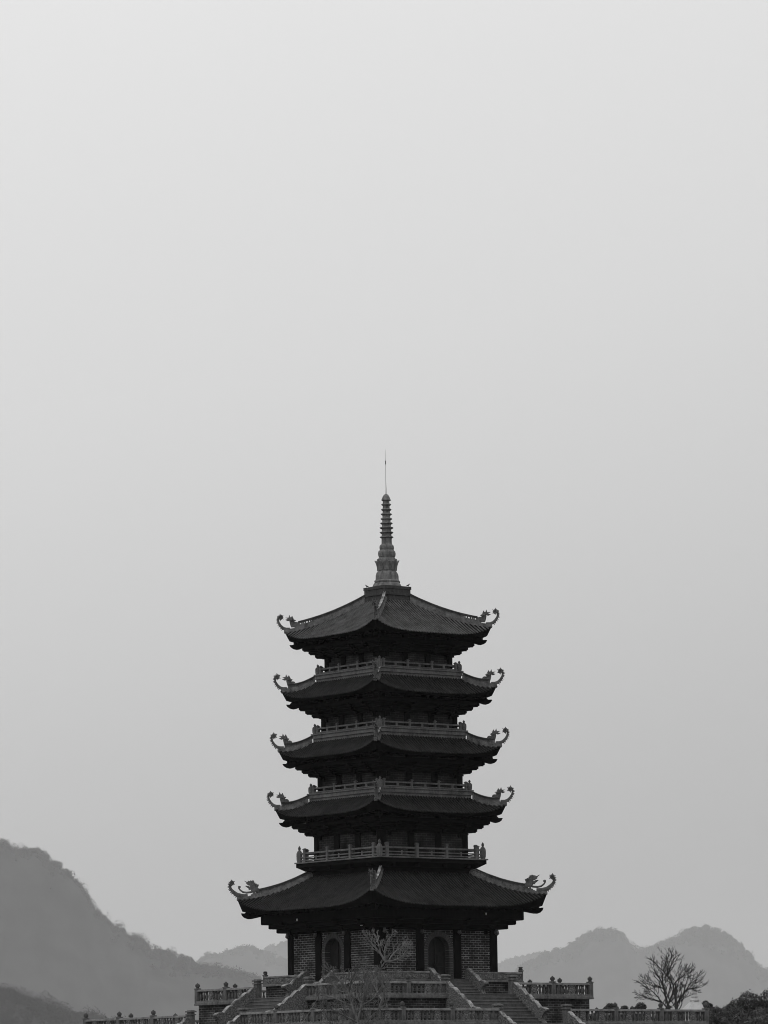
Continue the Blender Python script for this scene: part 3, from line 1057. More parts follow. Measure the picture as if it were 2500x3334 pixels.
def bud_mesh():
    b = MB()
    b.lathe([(0.13, 0), (0.15, 0.03), (0.10, 0.06), (0.12, 0.09), (0.155, 0.16), (0.16, 0.21), (0.13, 0.28), (0.07, 0.345), (0.02, 0.385), (0.001, 0.40)], 12)
    for j in range(8):
        b.M = Matrix.Rotation(R(45 * j), 4, 'Z')
        b.cone((0.125, 0, 0.12), (0.25, 0, 1), 0.05, 0.18, 5)
    b.M = Matrix.Identity(4)
    return b
def round_cap_mesh():
    b = MB()
    b.lathe([(0.10, 0), (0.17, 0.05), (0.19, 0.10), (0.16, 0.15), (0.12, 0.17), (0.18, 0.20), (0.20, 0.24), (0.12, 0.30), (0.001, 0.32)], 12)
    return b

PROTO = {}
def proto(key, builder, name, mat, parent, smooth=False):
    if key in PROTO:
        o = PROTO[key].copy(); C.objects.link(o); o.parent = parent
        o.location = (0, 0, 0); o.rotation_euler = (0, 0, 0)
        return o
    o = builder().build(name, mat, parent, smooth=smooth)
    PROTO[key] = o
    return o

def balustrade(label, k, a, x0, x1, zb, bays, posts, pattern, start_post=True, end_post=True, start_pad=0.0, end_pad=0.0):
    """a run along face k from x0 to x1 (left to right seen from outside), its plinth's underside at zb"""
    t = thing('stone_balustrade', label, 'balustrade', F4(k, x0, -a, zb), YAW + math.pi / 2 * k, 'stone balustrades around the terraces')
    L = x1 - x0
    p = MB()
    p.cbox(start_pad, L - end_pad, -0.24, 0.22, -0.02, 0.20, 0.03)
    p.cbox(start_pad, L - end_pad, -0.18, 0.16, 0.203, 0.30, 0.02)
    # block joints of the plinth: shallow proud stones
    x = start_pad + 0.3
    while x < L - end_pad - 1.0:
        p.cbox(x, x + 0.92, -0.252, -0.2, 0.01, 0.185, 0.012)
        x += 0.96
    p.build('plinth', m_bal, t)
    h = MB()
    h.cbox(start_pad, L - end_pad, -0.16, 0.16, 0.98, 1.06, 0.02)
    h.cbox(start_pad, L - end_pad, -0.13, 0.13, 1.063, 1.13, 0.03)
    h.build('handrail', m_rail, t)
    first = 0 if start_post else 1
    last = bays + (1 if end_post else 0)
    for j in range(first, last):
        o = proto('post', lambda: post_mesh(1.22, 0.17), 'post', m_fine, t)
        o.location = (L * j / bays, 0, 0)
        f = proto('bud', bud_mesh, 'finial', m_bud, o, True)
        f.location = (0, 0, 1.22)
    for j in range(bays):
        xa, xb = L * j / bays + 0.20, L * (j + 1) / bays - 0.20
        n = sum(1.75 if c == 'P' else 1 for c in pattern)
        st = (xb - xa) / n
        x = xa
        for c in pattern:
            wd = st * (1.75 if c == 'P' else 1)
            if c == 'P':
                o = proto('panel', lambda: panel_mesh(0.678), 'carved_panel', m_fine_carved, t)
            else:
                o = proto('baluster', lambda: bal_mesh(0.678), 'baluster', m_bal_dark, t, True)
            o.location = (x + wd / 2, 0, 0.301)
            x += wd
    return t
m_fine = weathered('post_stone', 0.04, 0.17, scale=2.4, rough=0.9, bump=0.5, fine=11)
m_bud = weathered('finial_stone', 0.03, 0.09, scale=3, rough=0.9, bump=0.3)
m_rail = weathered('handrail_stone', 0.06, 0.27, scale=1.8, rough=0.9, bump=0.3, streak=0.2)
m_bal_dark = weathered('baluster_stone', 0.03, 0.15, scale=1.2, rough=0.9, bump=0.3)

Z2, Z3 = -1.46, -3.48
HW2, HW3 = 3.05, 3.10
P2, P3 = 'bbbPbbb', 'bbPbbbPbb'
balustrade('mid level balustrade right of centre, between the bare pale tree and the right-hand stairs', 0, AT2, -AT2, -HW2, Z2, 2, 3, P2, end_post=False, end_pad=0.1)
balustrade('two bay balustrade with sky showing between its balusters, above dark stained brick', 0, AT2, HW2, AT2, Z2, 2, 3, P2, start_post=False, start_pad=0.1)
balustrade('two bay balustrade left of the left-hand stairs, above the brick block with three bud finials', -1, AT2, -AT2, -HW2, Z2, 2, 3, P2, end_post=False, end_pad=0.1)
balustrade('mid level balustrade half hidden by the tangled branches of the bare trees', -1, AT2, HW2, AT2, Z2, 2, 3, P2, start_post=False, end_post=False, start_pad=0.1)
balustrade('rear balustrade of the middle terrace, one finial peeping over the right-hand rail', 1, AT2, -AT2, AT2, Z2, 6, 6, P2, start_post=False)
balustrade('rear balustrade of the middle terrace, one finial peeping over the left-hand rail', 2, AT2, -AT2, AT2, Z2, 6, 6, P2, start_post=False, end_post=False)
balustrade('three bay balustrade along the bottom edge, between the bare trees and the right lower stairs', 0, AT3, -AT3, -HW3, Z3, 3, 4, P3, end_post=False, end_pad=0.1)
balustrade('three bay balustrade in front of the dark bare tree at the bottom right', 0, AT3, HW3, AT3, Z3, 3, 4, P3, start_post=False, start_pad=0.1)
balustrade('low balustrade at the bottom left under the big hill, only rail and finials in view', -1, AT3, -AT3, -HW3, Z3, 3, 4, P3, end_post=False, end_pad=0.1)
balustrade('balustrade along the bottom edge right of the left lower stairs, below the bare trees', -1, AT3, HW3, AT3, Z3, 3, 4, P3, start_post=False, end_post=False, start_pad=0.1)
balustrade('rear balustrade of the lowest terrace, running back from its right corner', 1, AT3, -AT3, AT3, Z3, 8, 9, P3, start_post=False)
balustrade('rear balustrade of the lowest terrace, one finial peeping over the far left rail', 2, AT3, -AT3, AT3, Z3, 8, 9, P3, start_post=False, end_post=False)

def parapet(label, k, x0, x1, start_post=True, end_post=True):
    """solid carved parapet of the upper terrace"""
    t = thing('stone_parapet', label, 'parapet', F4(k, x0, -AT1, -0.20), YAW + math.pi / 2 * k, 'carved parapets of the upper terrace')
    L = x1 - x0
    b = MB()
    b.cbox(0.0, L, -0.20, 0.18, 0, 0.14, 0.03)
    b.cbox(0.0, L, -0.12, 0.10, 0.143, 0.60, 0.01)
    n = max(1, round(L / 1.25))
    st = L / n
    for j in range(n):
        b.cbox(j * st + 0.03, j * st + 0.13, -0.15, -0.10, 0.15, 0.595, 0.01)
    b.build('parapet_wall', m_bal, t)
    c = MB()
    for j in range(n):
        c.cbox(j * st + 0.20, (j + 1) * st - 0.07, -0.145, -0.10, 0.20, 0.55, 0.015)
        for q in range(5):
            x = j * st + 0.20 + (st - 0.27) * (q + 0.5) / 5
            c.ball((x, -0.145, 0.375 + 0.05 * (-1) ** q), 0.075, 6)
    c.build('carved_frieze', m_fine_carved, t)
    r = MB()
    r.cbox(-0.02, L + 0.02, -0.19, 0.16, 0.603, 0.72, 0.03)
    r.build('handrail', m_rail, t)
    for on, x in ((start_post, 0.0), (end_post, L)):
        if on:
            o = proto('ppost', lambda: post_mesh(0.86, 0.13), 'post', m_fine, t)
            o.location = (x, 0, 0.0)
            f = proto('pcap', round_cap_mesh, 'finial', m_bud, o, True)
            f.location = (0, 0, 0.86); f.scale = (0.85, 0.85, 0.8)
HW1 = 1.72
parapet('solid carved parapet in front of the right face, behind the bare pale tree', 0, -AT1, -HW1, end_post=False)
parapet('solid carved parapet from the right upper stairs to the corner post beside the sky', 0, HW1, AT1, start_post=False)
parapet('solid carved parapet from the left corner post to the left upper stairs', -1, -AT1, -HW1, end_post=False)
parapet('solid carved parapet hidden behind tangled branches below the left door', -1, HW1, AT1, start_post=False, end_post=False)

def stairs(label, k, a, hw, ztop, zbot, n, tread, pier_cap=True, pier_h=1.28, start=0.62, tipz=1.0, tip=0.8):
    t = thing('stone_staircase', label, 'stairs', F4(k, 0, -a, zbot), YAW + math.pi / 2 * k, 'stairs climbing to the pagoda')
    h = ztop - zbot
    rise = h / n
    L = (n - 1) * tread
    s = MB()
    for j in range(n):
        zt = h - rise * j
        y = -j * tread
        s.box(-hw + 0.05, hw - 0.05, y - tread + 0.03 if j else -tread + 0.03, 0.25 if j == 0 else y + 0.03, 0.0 if True else 0, zt - 0.06)
        s.cbox(-hw + 0.05, hw - 0.05, y - tread - 0.005, (0.25 if j == 0 else y + 0.03), zt - 0.057, zt, 0.015)
    s.build('steps', m_step, t)
    # side wall: scalloped cloud top, scroll at the foot
    top, lobes = [], []
    zs, ze_ = h + start, tipz
    run = L + tip
    nl = max(3, round(run / 0.66))
    for j in range(nl):
        f0, f1 = j / nl, (j + 1) / nl
        def line(f):
            g = f * run
            slope = min(1.0, g / (L * 0.98 + 0.2))
            return zs + (ze_ - zs) * (slope ** 1.08)
        y0, y1 = f0 * run, f1 * run
        z0, z1 = line(f0), line(f1)
        d = (y1 - y0)
        dz = z1 - z0
        lobe = [(0.02, 0.10, 0.0), (0.16, 0.16, 0.04), (0.38, 0.155, 0.16), (0.62, 0.11, 0.40), (0.86, 0.06, 0.62), (1.02, 0.0, 0.74)]
        lobes.append([(y0 + d * f, z0 + hh + dz * q) for f, hh, q in lobe])
        top += lobes[-1]
        if j < nl - 1:
            top += [(y0 + d * 0.93, z1 + 0.05)]
    top += [(run + 0.04, ze_ + 0.03), (run + 0.02, ze_ - 0.08)]
    foot = [(run - 0.18, ze_ - 0.16), (run - 0.38, ze_ * 0.62), (run - 0.46, ze_ * 0.40), (run - 0.40, ze_ * 0.22), (run - 0.24, 0.10), (run - 0.24, 0.0), (0.0, 0.0)]
    poly = top + foot
    par = MB()
    for sx in (-1, 1):
        par.M = Matrix.Identity(4)
        par.v, par.f = [], []
        par.prism(poly, 0.34, (sx * hw, 0, 0), (0, -1, 0), side=(1, 0, 0))
        # raised border along the slope
        pw = par.build('stair_wall', m_carved, t)
        c = MB()
        for lb in lobes:
            for q in range(len(lb) - 1):
                (ya, za), (yb, zb_) = lb[q], lb[q + 1]
                x0, x1 = sx * hw - 0.19, sx * hw + 0.19
                c.add([(x0, -ya, za + 0.003), (x1, -ya, za + 0.003), (x1, -yb, zb_ + 0.003), (x0, -yb, zb_ + 0.003), (x0 + .05, -ya, za + 0.06), (x1 - .05, -ya, za + 0.06), (x1 - .05, -yb, zb_ + 0.06), (x0 + .05, -yb, zb_ + 0.06)],
                      [(0, 3, 2, 1), (4, 5, 6, 7), (0, 1, 5, 4), (1, 2, 6, 5), (2, 3, 7, 6), (3, 0, 4, 7)])
        c.build('coping', m_cop, pw)
        p = MB()
        if pier_cap:
            p.cbox(sx * hw - 0.22, sx * hw + 0.22, 0.02, 0.46, h - 0.35, h + pier_h - 0.36, 0.03)
            p.cbox(sx * hw - 0.16, sx * hw + 0.16, 0.0, 0.48, h + 0.1, h + pier_h - 0.5, 0.02)
            p.cbox(sx * hw - 0.29, sx * hw + 0.29, -0.05, 0.53, h + pier_h - 0.357, h + pier_h - 0.26, 0.03)
            p.cbox(sx * hw - 0.20, sx * hw + 0.20, 0.04, 0.44, h + pier_h - 0.257, h + pier_h - 0.16, 0.02)
            p.cbox(sx * hw - 0.31, sx * hw + 0.31, -0.07, 0.55, h + pier_h - 0.157, h + pier_h - 0.05, 0.04)
            p.cbox(sx * hw - 0.22, sx * hw + 0.22, 0.02, 0.46, h + pier_h - 0.047, h + pier_h, 0.04)
        else:
            p.cbox(sx * hw - 0.13, sx * hw + 0.13, 0.02, 0.28, h - 0.2, h + pier_h, 0.03)
        p.build('stair_pier', m_fine, t)
    return t
stairs('short upper stairs rising to the right-hand arched door', 0, AT1, HW1, ZT1, ZT2, 5, 0.30, False, 0.80, 0.55, 0.80, 0.85)
stairs('short upper stairs rising to the left-hand arched door, behind branches', -1, AT1, HW1, ZT1, ZT2, 5, 0.30, False, 0.80, 0.55, 0.80, 0.85)
stairs('broad middle stairs on the right between carved scroll walls', 0, AT2, HW2, ZT2, ZT3, 9, 0.34, True, 1.35, 0.62, 1.0, 0.85)
stairs('broad middle stairs on the left between carved scroll walls', -1, AT2, HW2, ZT2, ZT3, 9, 0.34, True, 1.35, 0.62, 1.0, 0.85)
stairs('lowest stairs cut by the bottom edge of the picture, on the right', 0, AT3, HW3, ZT3, ZG, 10, 0.34, True, 1.35, 0.62, 1.0, 0.85)
stairs('lowest stairs cut by the bottom edge of the picture, on the left', -1, AT3, HW3, ZT3, ZG, 10, 0.34, True, 1.35, 0.62, 1.0, 0.85)

# ------------------------------------------------------------------ bare trees
def bare_tree(label, loc, seed, limbs, mat, r0=0.10, tip=0.02, twig=0.75, gap=0.24, spread=42):
    """a leafless tree: limbs are polylines of (x, z) in metres that get their depth here; forked twigs stand along them"""
    rnd = np.random.default_rng(seed)
    t = thing('bare_tree', label, 'tree', loc, 0, 'bare trees on the terraces')
    tr, tw = MB(), MB()
    up = np.array([0, 0, 1.0])
    def unit(v):
        return v / (np.linalg.norm(v) + 1e-9)
    def twigs(p, d, L, r, dep):
        n = 3
        pts, q, dd = [p], p.copy(), d.copy()
        for k in range(n):
            dd = unit(dd + rnd.normal(0, 0.09, 3) + up * 0.07)
            q = q + dd * L / n
            pts.append(q.copy())
        tw.tube([tuple(v) for v in pts], [r, r * 0.93, r * 0.87, r * 0.80], 5)
        if dep <= 0:
            return
        for k in range(rnd.integers(2, 4)):
            at_ = 3 if k < 2 else 2
            side = unit(np.cross(dd, rnd.normal(size=3)))
            an = R(rnd.uniform(16, 42))
            twigs(pts[at_], unit(dd * math.cos(an) + side * math.sin(an)), L * rnd.uniform(0.55, 0.85), max(tip * 0.75, r * 0.78), dep - 1)
        # a side shoot or two further down
        if L > 0.4:
            side = unit(np.cross(dd, rnd.normal(size=3)))
            twigs(pts[1], unit(dd + side * 0.8), L * 0.5, max(tip * 0.75, r * 0.7), dep - 2)
    depth = {}
    for li, (start_r, poly) in enumerate(limbs):
        P_ = []
        dy = rnd.uniform(-0.55, 0.55)
        k0 = (round(poly[0][0], 2), round(poly[0][1], 2))
        y = depth.get(k0, 0.0)
        for k, (x, z) in enumerate(poly):
            if k:
                L = math.hypot(x - poly[k - 1][0], z - poly[k - 1][1])
                y += dy * L
            depth[(round(x, 2), round(z, 2))] = y
            P_.append(np.array([x, y, z]))
        # smooth the polyline
        pts = []
        for k in range(len(P_) - 1):
            a = P_[max(k - 1, 0)]; b = P_[k]; c = P_[k + 1]; d = P_[min(k + 2, len(P_) - 1)]
            m = max(2, int(np.linalg.norm(c - b) / 0.14))
            for j in range(m):
                u = j / m
                pts.append(0.5 * (2 * b + (c - a) * u + (2 * a - 5 * b + 4 * c - d) * u * u + (3 * b - a - 3 * c + d) * u ** 3) + rnd.normal(0, 0.008, 3))
        pts.append(P_[-1])
        n = len(pts)
        rr = [start_r + (max(tip * 1.15, start_r * 0.35) - start_r) * (k / (n - 1)) ** 0.9 for k in range(n)]
        tr.tube([tuple(p) for p in pts], rr, 9)
        seg = [0.0]
        for k in range(1, n):
            seg.append(seg[-1] + np.linalg.norm(pts[k] - pts[k - 1]))
        total = seg[-1]
        s_ = total * (0.45 if li == 0 else 0.22)
        sign = 1
        while s_ < total:
            k = min(n - 2, int(np.searchsorted(seg, s_)))
            d = unit(pts[k + 1] - pts[k])
            f = s_ / total
            side = unit(np.cross(d, np.array([rnd.normal(0, 0.5), -1.0, rnd.normal(0, 0.5)]))) * sign
            an = R(rnd.uniform(0.7, 1.15) * spread)
            twigs(pts[k], unit(d * math.cos(an) + side * math.sin(an) + up * 0.12), twig * (0.55 + 0.45 * (1 - f)) * rnd.uniform(0.6, 1.1), max(tip, rr[k] * 0.5), 2)
            sign = -sign
            s_ += gap * rnd.uniform(0.7, 1.3)
        for k in range(3):
            d = unit(pts[-1] - pts[-2])
            side = unit(np.cross(d, rnd.normal(size=3)))
            twigs(pts[-1], unit(d + side * rnd.uniform(0.2, 0.6)), twig * rnd.uniform(0.5, 0.8), tip, 2)
    tr.build('trunk', mat, t, smooth=True)
    tw.build('crown', mat, t, smooth=True)
    return t

# tall pale tree before the front corner, low spreading one to its left
pxm = 47.5
tA = Vector(((1232 - 1277) / pxm, -17.6, ZT3))
def LA(*p): return [((x - 712) * 0.0112 + 0.12, 1.23 + (600 - y) * 0.0116) for x, y in p]
bare_tree('tall bare pale tree standing before the front corner of the pagoda', tA, 11,
          [(0.14, LA((715, 705), (712, 600), (735, 510), (703, 440), (708, 400), (742, 350))),
           (0.085, LA((742, 350), (715, 305), (672, 255), (632, 205))), (0.075, LA((742, 350), (738, 285), (756, 235), (776, 205))),
           (0.080, LA((742, 350), (800, 342), (846, 318), (880, 275))), (0.065, LA((760, 345), (790, 298), (850, 252))),
           (0.060, LA((715, 305), (702, 250), (694, 215))), (0.060, LA((712, 560), (672, 480), (630, 425))), (0.05, LA((730, 520), (765, 455), (790, 430)))],
          m_bark_pale, tip=0.017, twig=0.46, gap=0.14)
tB = Vector(((1161 - 1277) / 48.7, -24.6, ZG))
def LB(*p): return [((x - 590) * 0.01208, 2.42 + (687 - y) * 0.01208) for x, y in p]
bare_tree('low spreading bare tree in front of the lowest rail, left of the tall pale one', tB, 23,
          [(0.13, LB((600, 900), (592, 760), (590, 690), (562, 600), (540, 520), (500, 460), (450, 415))),
           (0.09, LB((590, 690), (612, 600), (642, 510), (680, 445))), (0.075, LB((540, 520), (562, 450), (596, 395))),
           (0.075, LB((562, 600), (482, 562), (410, 535))), (0.075, LB((590, 690), (505, 645), (440, 612))),
           (0.075, LB((612, 600), (680, 560), (730, 490))), (0.07, LB((592, 760), (660, 668), (715, 615))), (0.06, LB((540, 520), (492, 515), (448, 470))),
           (0.07, LB((592, 760), (470, 720), (415, 640), (395, 585))), (0.06, LB((612, 600), (602, 530), (628, 440)))],
          m_bark_mid, tip=0.018, twig=0.68, gap=0.17)
tC = Vector((19.9, -2.0, ZT3))
def LC(*p): return [((x - 835) * 0.0066 + 0.06, 1.0 + (1105 - y) * 0.0077) for x, y in p]
bare_tree('dark bare tree spreading behind the right-hand lower balustrade', tC, 8,
          [(0.10, LC((830, 1225), (805, 1100), (772, 1010), (740, 900), (700, 815), (650, 755))),
           (0.055, LC((740, 900), (650, 888), (585, 868))), (0.065, LC((805, 1100), (722, 1032), (640, 1002), (560, 985))),
           (0.10, LC((740, 1200), (770, 1095), (858, 935), (852, 852), (802, 780), (735, 712))),
           (0.06, LC((802, 780), (838, 705), (858, 655))), (0.055, LC((802, 780), (800, 690), (803, 640))), (0.06, LC((856, 870), (902, 822), (970, 780))),
           (0.105, LC((890, 1225), (885, 1090), (897, 1042), (958, 962), (1000, 915), (1075, 905))), (0.055, LC((958, 962), (988, 885), (1012, 825))),
           (0.06, LC((740, 900), (728, 800), (742, 730))), (0.055, LC((722, 1032), (650, 950), (590, 910))), (0.05, LC((1000, 915), (1040, 860), (1070, 845))),
           (0.055, LC((858, 935), (900, 890), (925, 800)))],
          m_bark_dark, tip=0.0155, twig=0.78, gap=0.21, spread=46)
def stump():
    b = MB()
    b.tube([(0, 0, 0), (0.02, 0, 1.2), (-0.02, 0, 2.2), (0.03, 0, 2.85)], [0.10, 0.09, 0.085, 0.06], 9)
    o = b.build('tree_stake', m_bark_dark)
    o.location = (tC.x + 0.30, tC.y - 0.2, ZT3)
    tag(o, 'short thick dark stake upright among the trunks of the right-hand bare tree', 'stake')
stump()
def prop(label, p0, p1, r=0.035):
    b = MB()
    p0, p1 = Vector(p0), Vector(p1)
    b.tube([p0, (p0 + p1) / 2 + Vector((0.01, 0, 0.01)), p1], [r, r, r * 0.85], 7)
    tag(b.build('tree_prop', m_bark_pale), label, 'prop', 'poles propping the bare trees')
prop('pale pole leaning against the tall bare tree, right of its trunk', (tA.x + 0.68, tA.y - .2, ZT3 + 0.02), (tA.x + 0.32, tA.y, ZT3 + 2.35))
prop('thin pale pole slanting up across the left stairs to the low bare tree', (tB.x - 5.2, tB.y + 1.0, ZG + 0.02), (tB.x - 2.4, tB.y + 0.2, ZG + 4.35), 0.03)
prop('dark leaning pole left of the trunks of the right-hand bare tree', (tC.x - 1.6, tC.y, ZT3 + 0.02), (tC.x + 0.1, tC.y, ZT3 + 2.6), 0.05)

# ------------------------------------------------------------------ leafy trees beyond the terraces
def leafy_tree(label, px, py_top, dist, width, seed,  leaf=0.26, n=14000, group='leafy trees beyond the terraces', base=None, squash=0.8):
    rnd = np.random.default_rng(seed)
    x, y, zt = at(px, py_top, dist)
    zb = ground_z(x, y) if base is None else base
    h = zt - zb
    t = thing('leafy_tree', label, 'tree', (x, y, zb), 0, group)
    tr = MB()
    r0 = h * 0.022
    cz = h - width * squash * 0.55
    tr.tube([(0, 0, -0.3), (0.1, 0, h * 0.25), (-0.1, 0.1, h * 0.5), (0, 0, cz)], [r0 * 1.4, r0, r0 * 0.8, r0 * 0.5], 8)
    blobs = []
    nb = 20
    for k in range(nb):
        a = rnd.uniform(0, 6.28); rr = width * 0.5 * math.sqrt(rnd.uniform(0.02, 0.62))
        zz = cz + width * squash * rnd.uniform(-0.36, 0.36) * (1 - rr / (width * 0.75))
        br = width * rnd.uniform(0.08, 0.20)
        blobs.append((rr * math.cos(a), rr * math.sin(a), min(zz, h - br * 0.95), br))
    blobs.append((0, 0, h - width * 0.16, width * 0.16))
    for bx, by, bz, br in blobs:
        tr.tube([(0, 0, h * 0.35), (bx * 0.5, by * 0.5, (h * 0.35 + bz) / 2 + 0.2), (bx, by, bz)], [r0 * 0.55, r0 * 0.35, r0 * 0.12], 5)
    tr.build('trunk', m_bark_dark, t, smooth=True)
    w = np.array([b[3] ** 2 for b in blobs]); w /= w.sum()
    idx = rnd.choice(len(blobs), n, p=w)
    B = np.array(blobs)[idx]
    d = rnd.normal(size=(n, 3)); d /= np.linalg.norm(d, axis=1, keepdims=True)
    rad = B[:, 3:4] * (0.35 + 0.65 * rnd.uniform(0, 1, (n, 1)) ** 0.5 + np.abs(rnd.normal(0, 0.13, (n, 1))))
    c = B[:, :3] + d * rad * np.array([1, 1, 0.85])
    u = rnd.normal(size=(n, 3)); u /= np.linalg.norm(u, axis=1, keepdims=True)
    v = np.cross(u, d + 0.4 * rnd.normal(size=(n, 3))); v /= np.linalg.norm(v, axis=1, keepdims=True) + 1e-9
    s_ = leaf * rnd.uniform(0.5, 1.2, (n, 1))
    V = np.stack([c - u * s_ * .5, c + v * s_ * .32, c + u * s_ * .5, c - v * s_ * .32], 1).reshape(-1, 3)
    Fq = np.arange(n * 4).reshape(-1, 4)
    np_mesh('crown', V, Fq, m_leaf, t)
    return t
leafy_tree('rounded tree top showing just right of the end of the two bay balustrade', 1965, 3266, 640, 3.6, 31)
leafy_tree('low tree top between two rounder ones over the right-hand lower rail', 2010, 3274, 660, 3.0, 32)
leafy_tree('lumpy tree top left of the trunks of the dark bare tree', 2062, 3263, 640, 4.6, 33)
leafy_tree('small round tree top beside the little shrine roof', 2266, 3258, 720, 2.6, 34)
leafy_tree('low bushy tree just right of the end post of the lowest rail', 2300, 3276, 470, 4.6, 35)
leafy_tree('bushy tree with broken outline in the middle of the right-hand thicket', 2350, 3262, 480, 6.2, 36)
leafy_tree('dense dark tree rising behind the right-hand thicket', 2405, 3226, 500, 8.0, 37, n=22000)
leafy_tree('tallest dark tree of the thicket, at the right edge of the picture', 2480, 3214, 500, 9.0, 38, n=26000)
leafy_tree('pale leaved low bush at the bottom right corner', 2455, 3296, 430, 6.5, 39, n=16000)
leafy_tree('low dark bush at the bottom edge below the dense dark tree', 2370, 3300, 440, 6.0, 40, n=16000)
leafy_tree('dark tree just outside the thicket, cut by the right edge', 2545, 3228, 505, 9.0, 41, n=16000)

# ------------------------------------------------------------------ small far shrine with a ringed spire
def make_shrine():
    x, y, z = at(2232, 3292, 720)
    zb = ground_z(x, y)
    k = 720 / F
    t = thing('shrine', 'small pale shrine with sloping roof and ringed spire, seen through the dark bare tree', 'shrine', (x, y, zb), R(20))
    h0 = z - zb
    b = MB()
    b.cbox(-1.5, 1.5, -1.5, 1.5, -0.5, h0 - 0.2, 0.1)
    b.build('wall', m_pale, t)
    r = MB()
    prof = [(2.75, h0 - 0.3), (2.6, h0 - 0.05), (1.7, h0 + 0.75), (0.9, h0 + 1.45), (0.7, h0 + 1.6)]
    r.lathe(prof, 4, R(45))
    r.build('roof', m_pale, t)
    s = MB()
    prof = [(0.75, h0 + 1.5), (0.8, h0 + 1.8), (0.45, h0 + 2.0), (0.55, h0 + 2.3), (0.42, h0 + 2.6), (0.5, h0 + 2.9)]
    zz = h0 + 3.0
    for j in range(9):
        w = 0.62 * (1 - 0.055 * abs(j - 3) ** 1.2) * (1.0 if j < 5 else 1.0 - 0.12 * (j - 4))
        prof += [(w * 0.72, zz), (w, zz + 0.06), (w, zz + 0.13), (w * 0.72, zz + 0.20)]
        zz += 0.27
    prof += [(0.2, zz + 0.1), (0.06, zz + 0.7), (0.01, zz + 1.1)]
    s.lathe(prof, 12)
    s.build('spire', m_pale, t)
m_pale = weathered('pale_stone', 0.3, 0.5, scale=1.0, rough=0.9, bump=0.1)
make_shrine()

# ------------------------------------------------------------------ hills
def value_noise(x, y, seed, octaves=4):
    rnd = np.random.default_rng(seed)
    tab = rnd.uniform(-1, 1, (256, 256))
    out = np.zeros_like(x, float); amp = 1.0; tot = 0
    for o in range(octaves):
        xi, yi = np.floor(x).astype(int), np.floor(y).astype(int)
        fx, fy = x - xi, y - yi
        fx = fx * fx * (3 - 2 * fx); fy = fy * fy * (3 - 2 * fy)
        a = tab[xi % 256, yi % 256]; b = tab[(xi + 1) % 256, yi % 256]; c = tab[xi % 256, (yi + 1) % 256]; d = tab[(xi + 1) % 256, (yi + 1) % 256]
        out += amp * (a * (1 - fx) * (1 - fy) + b * fx * (1 - fy) + c * (1 - fx) * fy + d * fx * fy)
        tot += amp; amp *= 0.5; x = x * 2.03 + 17.1; y = y * 2.03 + 9.7
    return out / tot

def make_hill(label, dist, prof, width, tree_px, n_trees, seed, cover=0.0, tuft=110):
    """a karst hill whose skyline passes through the given photograph points at the given distance, wooded all over"""
    P3_ = np.array([at(px, py, dist) for px, py in prof])
    xs, zs = P3_[:, 0], P3_[:, 2]
    base = -14.0
    nx, ny = 170, 46
    gx = np.linspace(xs[0], xs[-1], nx)
    gy = np.linspace(-1, 1, ny)
    X, Yn = np.meshgrid(gx, gy)
    tree = tree_px * dist / F
    def height(X, Yn):
        top = np.interp(X, xs, zs) - tree * 0.9
        wob = 0.18 * value_noise(X / (width * 0.5) + 3, Yn * 2 + 5, seed)
        c = np.clip(1 - np.abs(Yn + wob * (1 - np.abs(Yn))) ** 1.5, 0, 1)
        hh = (top - base) * c
        hh += (1 - c) * c * 4 * (top - base) * 0.10 * value_noise(X / (width * 0.25), Yn * 4, seed + 1)
        return np.minimum(base + hh, top)
    Zg = height(X, Yn)
    Yw = -DIST + dist + Yn * width
    V = np.stack([X, Yw, Zg], -1).reshape(-1, 3)
    Fq = np.array([(j * nx + i, j * nx + i + 1, (j + 1) * nx + i + 1, (j + 1) * nx + i) for j in range(ny - 1) for i in range(nx - 1)])
    hill = np_mesh('hill', V, Fq, m_hill, smooth=True)
    tag(hill, label, 'hill', kind='structure')
    rnd = np.random.default_rng(seed + 9)
    n = n_trees
    tx = rnd.uniform(xs[0], xs[-1], n)
    ty = np.where(rnd.random(n) < cover, -rnd.random(n) ** 0.9, rnd.normal(-0.03, 0.06, n))
    tz = height(tx, ty)
    size = tree * np.clip(rnd.lognormal(-0.35, 0.50, n), 0.25, 2.0)
    # each tree is a loose tuft of small leaf faces, so that the skyline is ragged and thin at its edge
    m = tuft
    leaf = 2.0 * dist / F
    g = rnd.normal(size=(n, m, 3)); g /= np.linalg.norm(g, axis=2, keepdims=True)
    g = g * rnd.uniform(0, 1, (n, m, 1)) ** 0.4 * np.array([0.75, 0.75, 0.7])
    cen = np.stack([tx, -DIST + dist + ty * width, tz + size * 0.3], -1)[:, None, :] + g * size[:, None, None]
    cen = cen.reshape(-1, 3)
    k = len(cen)
    u = rnd.normal(size=(k, 3)); u /= np.linalg.norm(u, axis=1, keepdims=True)
    v = np.cross(u, rnd.normal(size=(k, 3))); v /= np.linalg.norm(v, axis=1, keepdims=True) + 1e-9
    ls = leaf * rnd.uniform(0.5, 1.3, (k, 1))
    VV = np.stack([cen - u * ls, cen + v * ls, cen + u * ls, cen - v * ls], 1)
    fo = np_mesh('forest', VV.reshape(-1, 3), np.arange(k * 4).reshape(-1, 4), m_forest)
    tag(fo, 'woodland covering the ' + label, 'forest', kind='stuff')

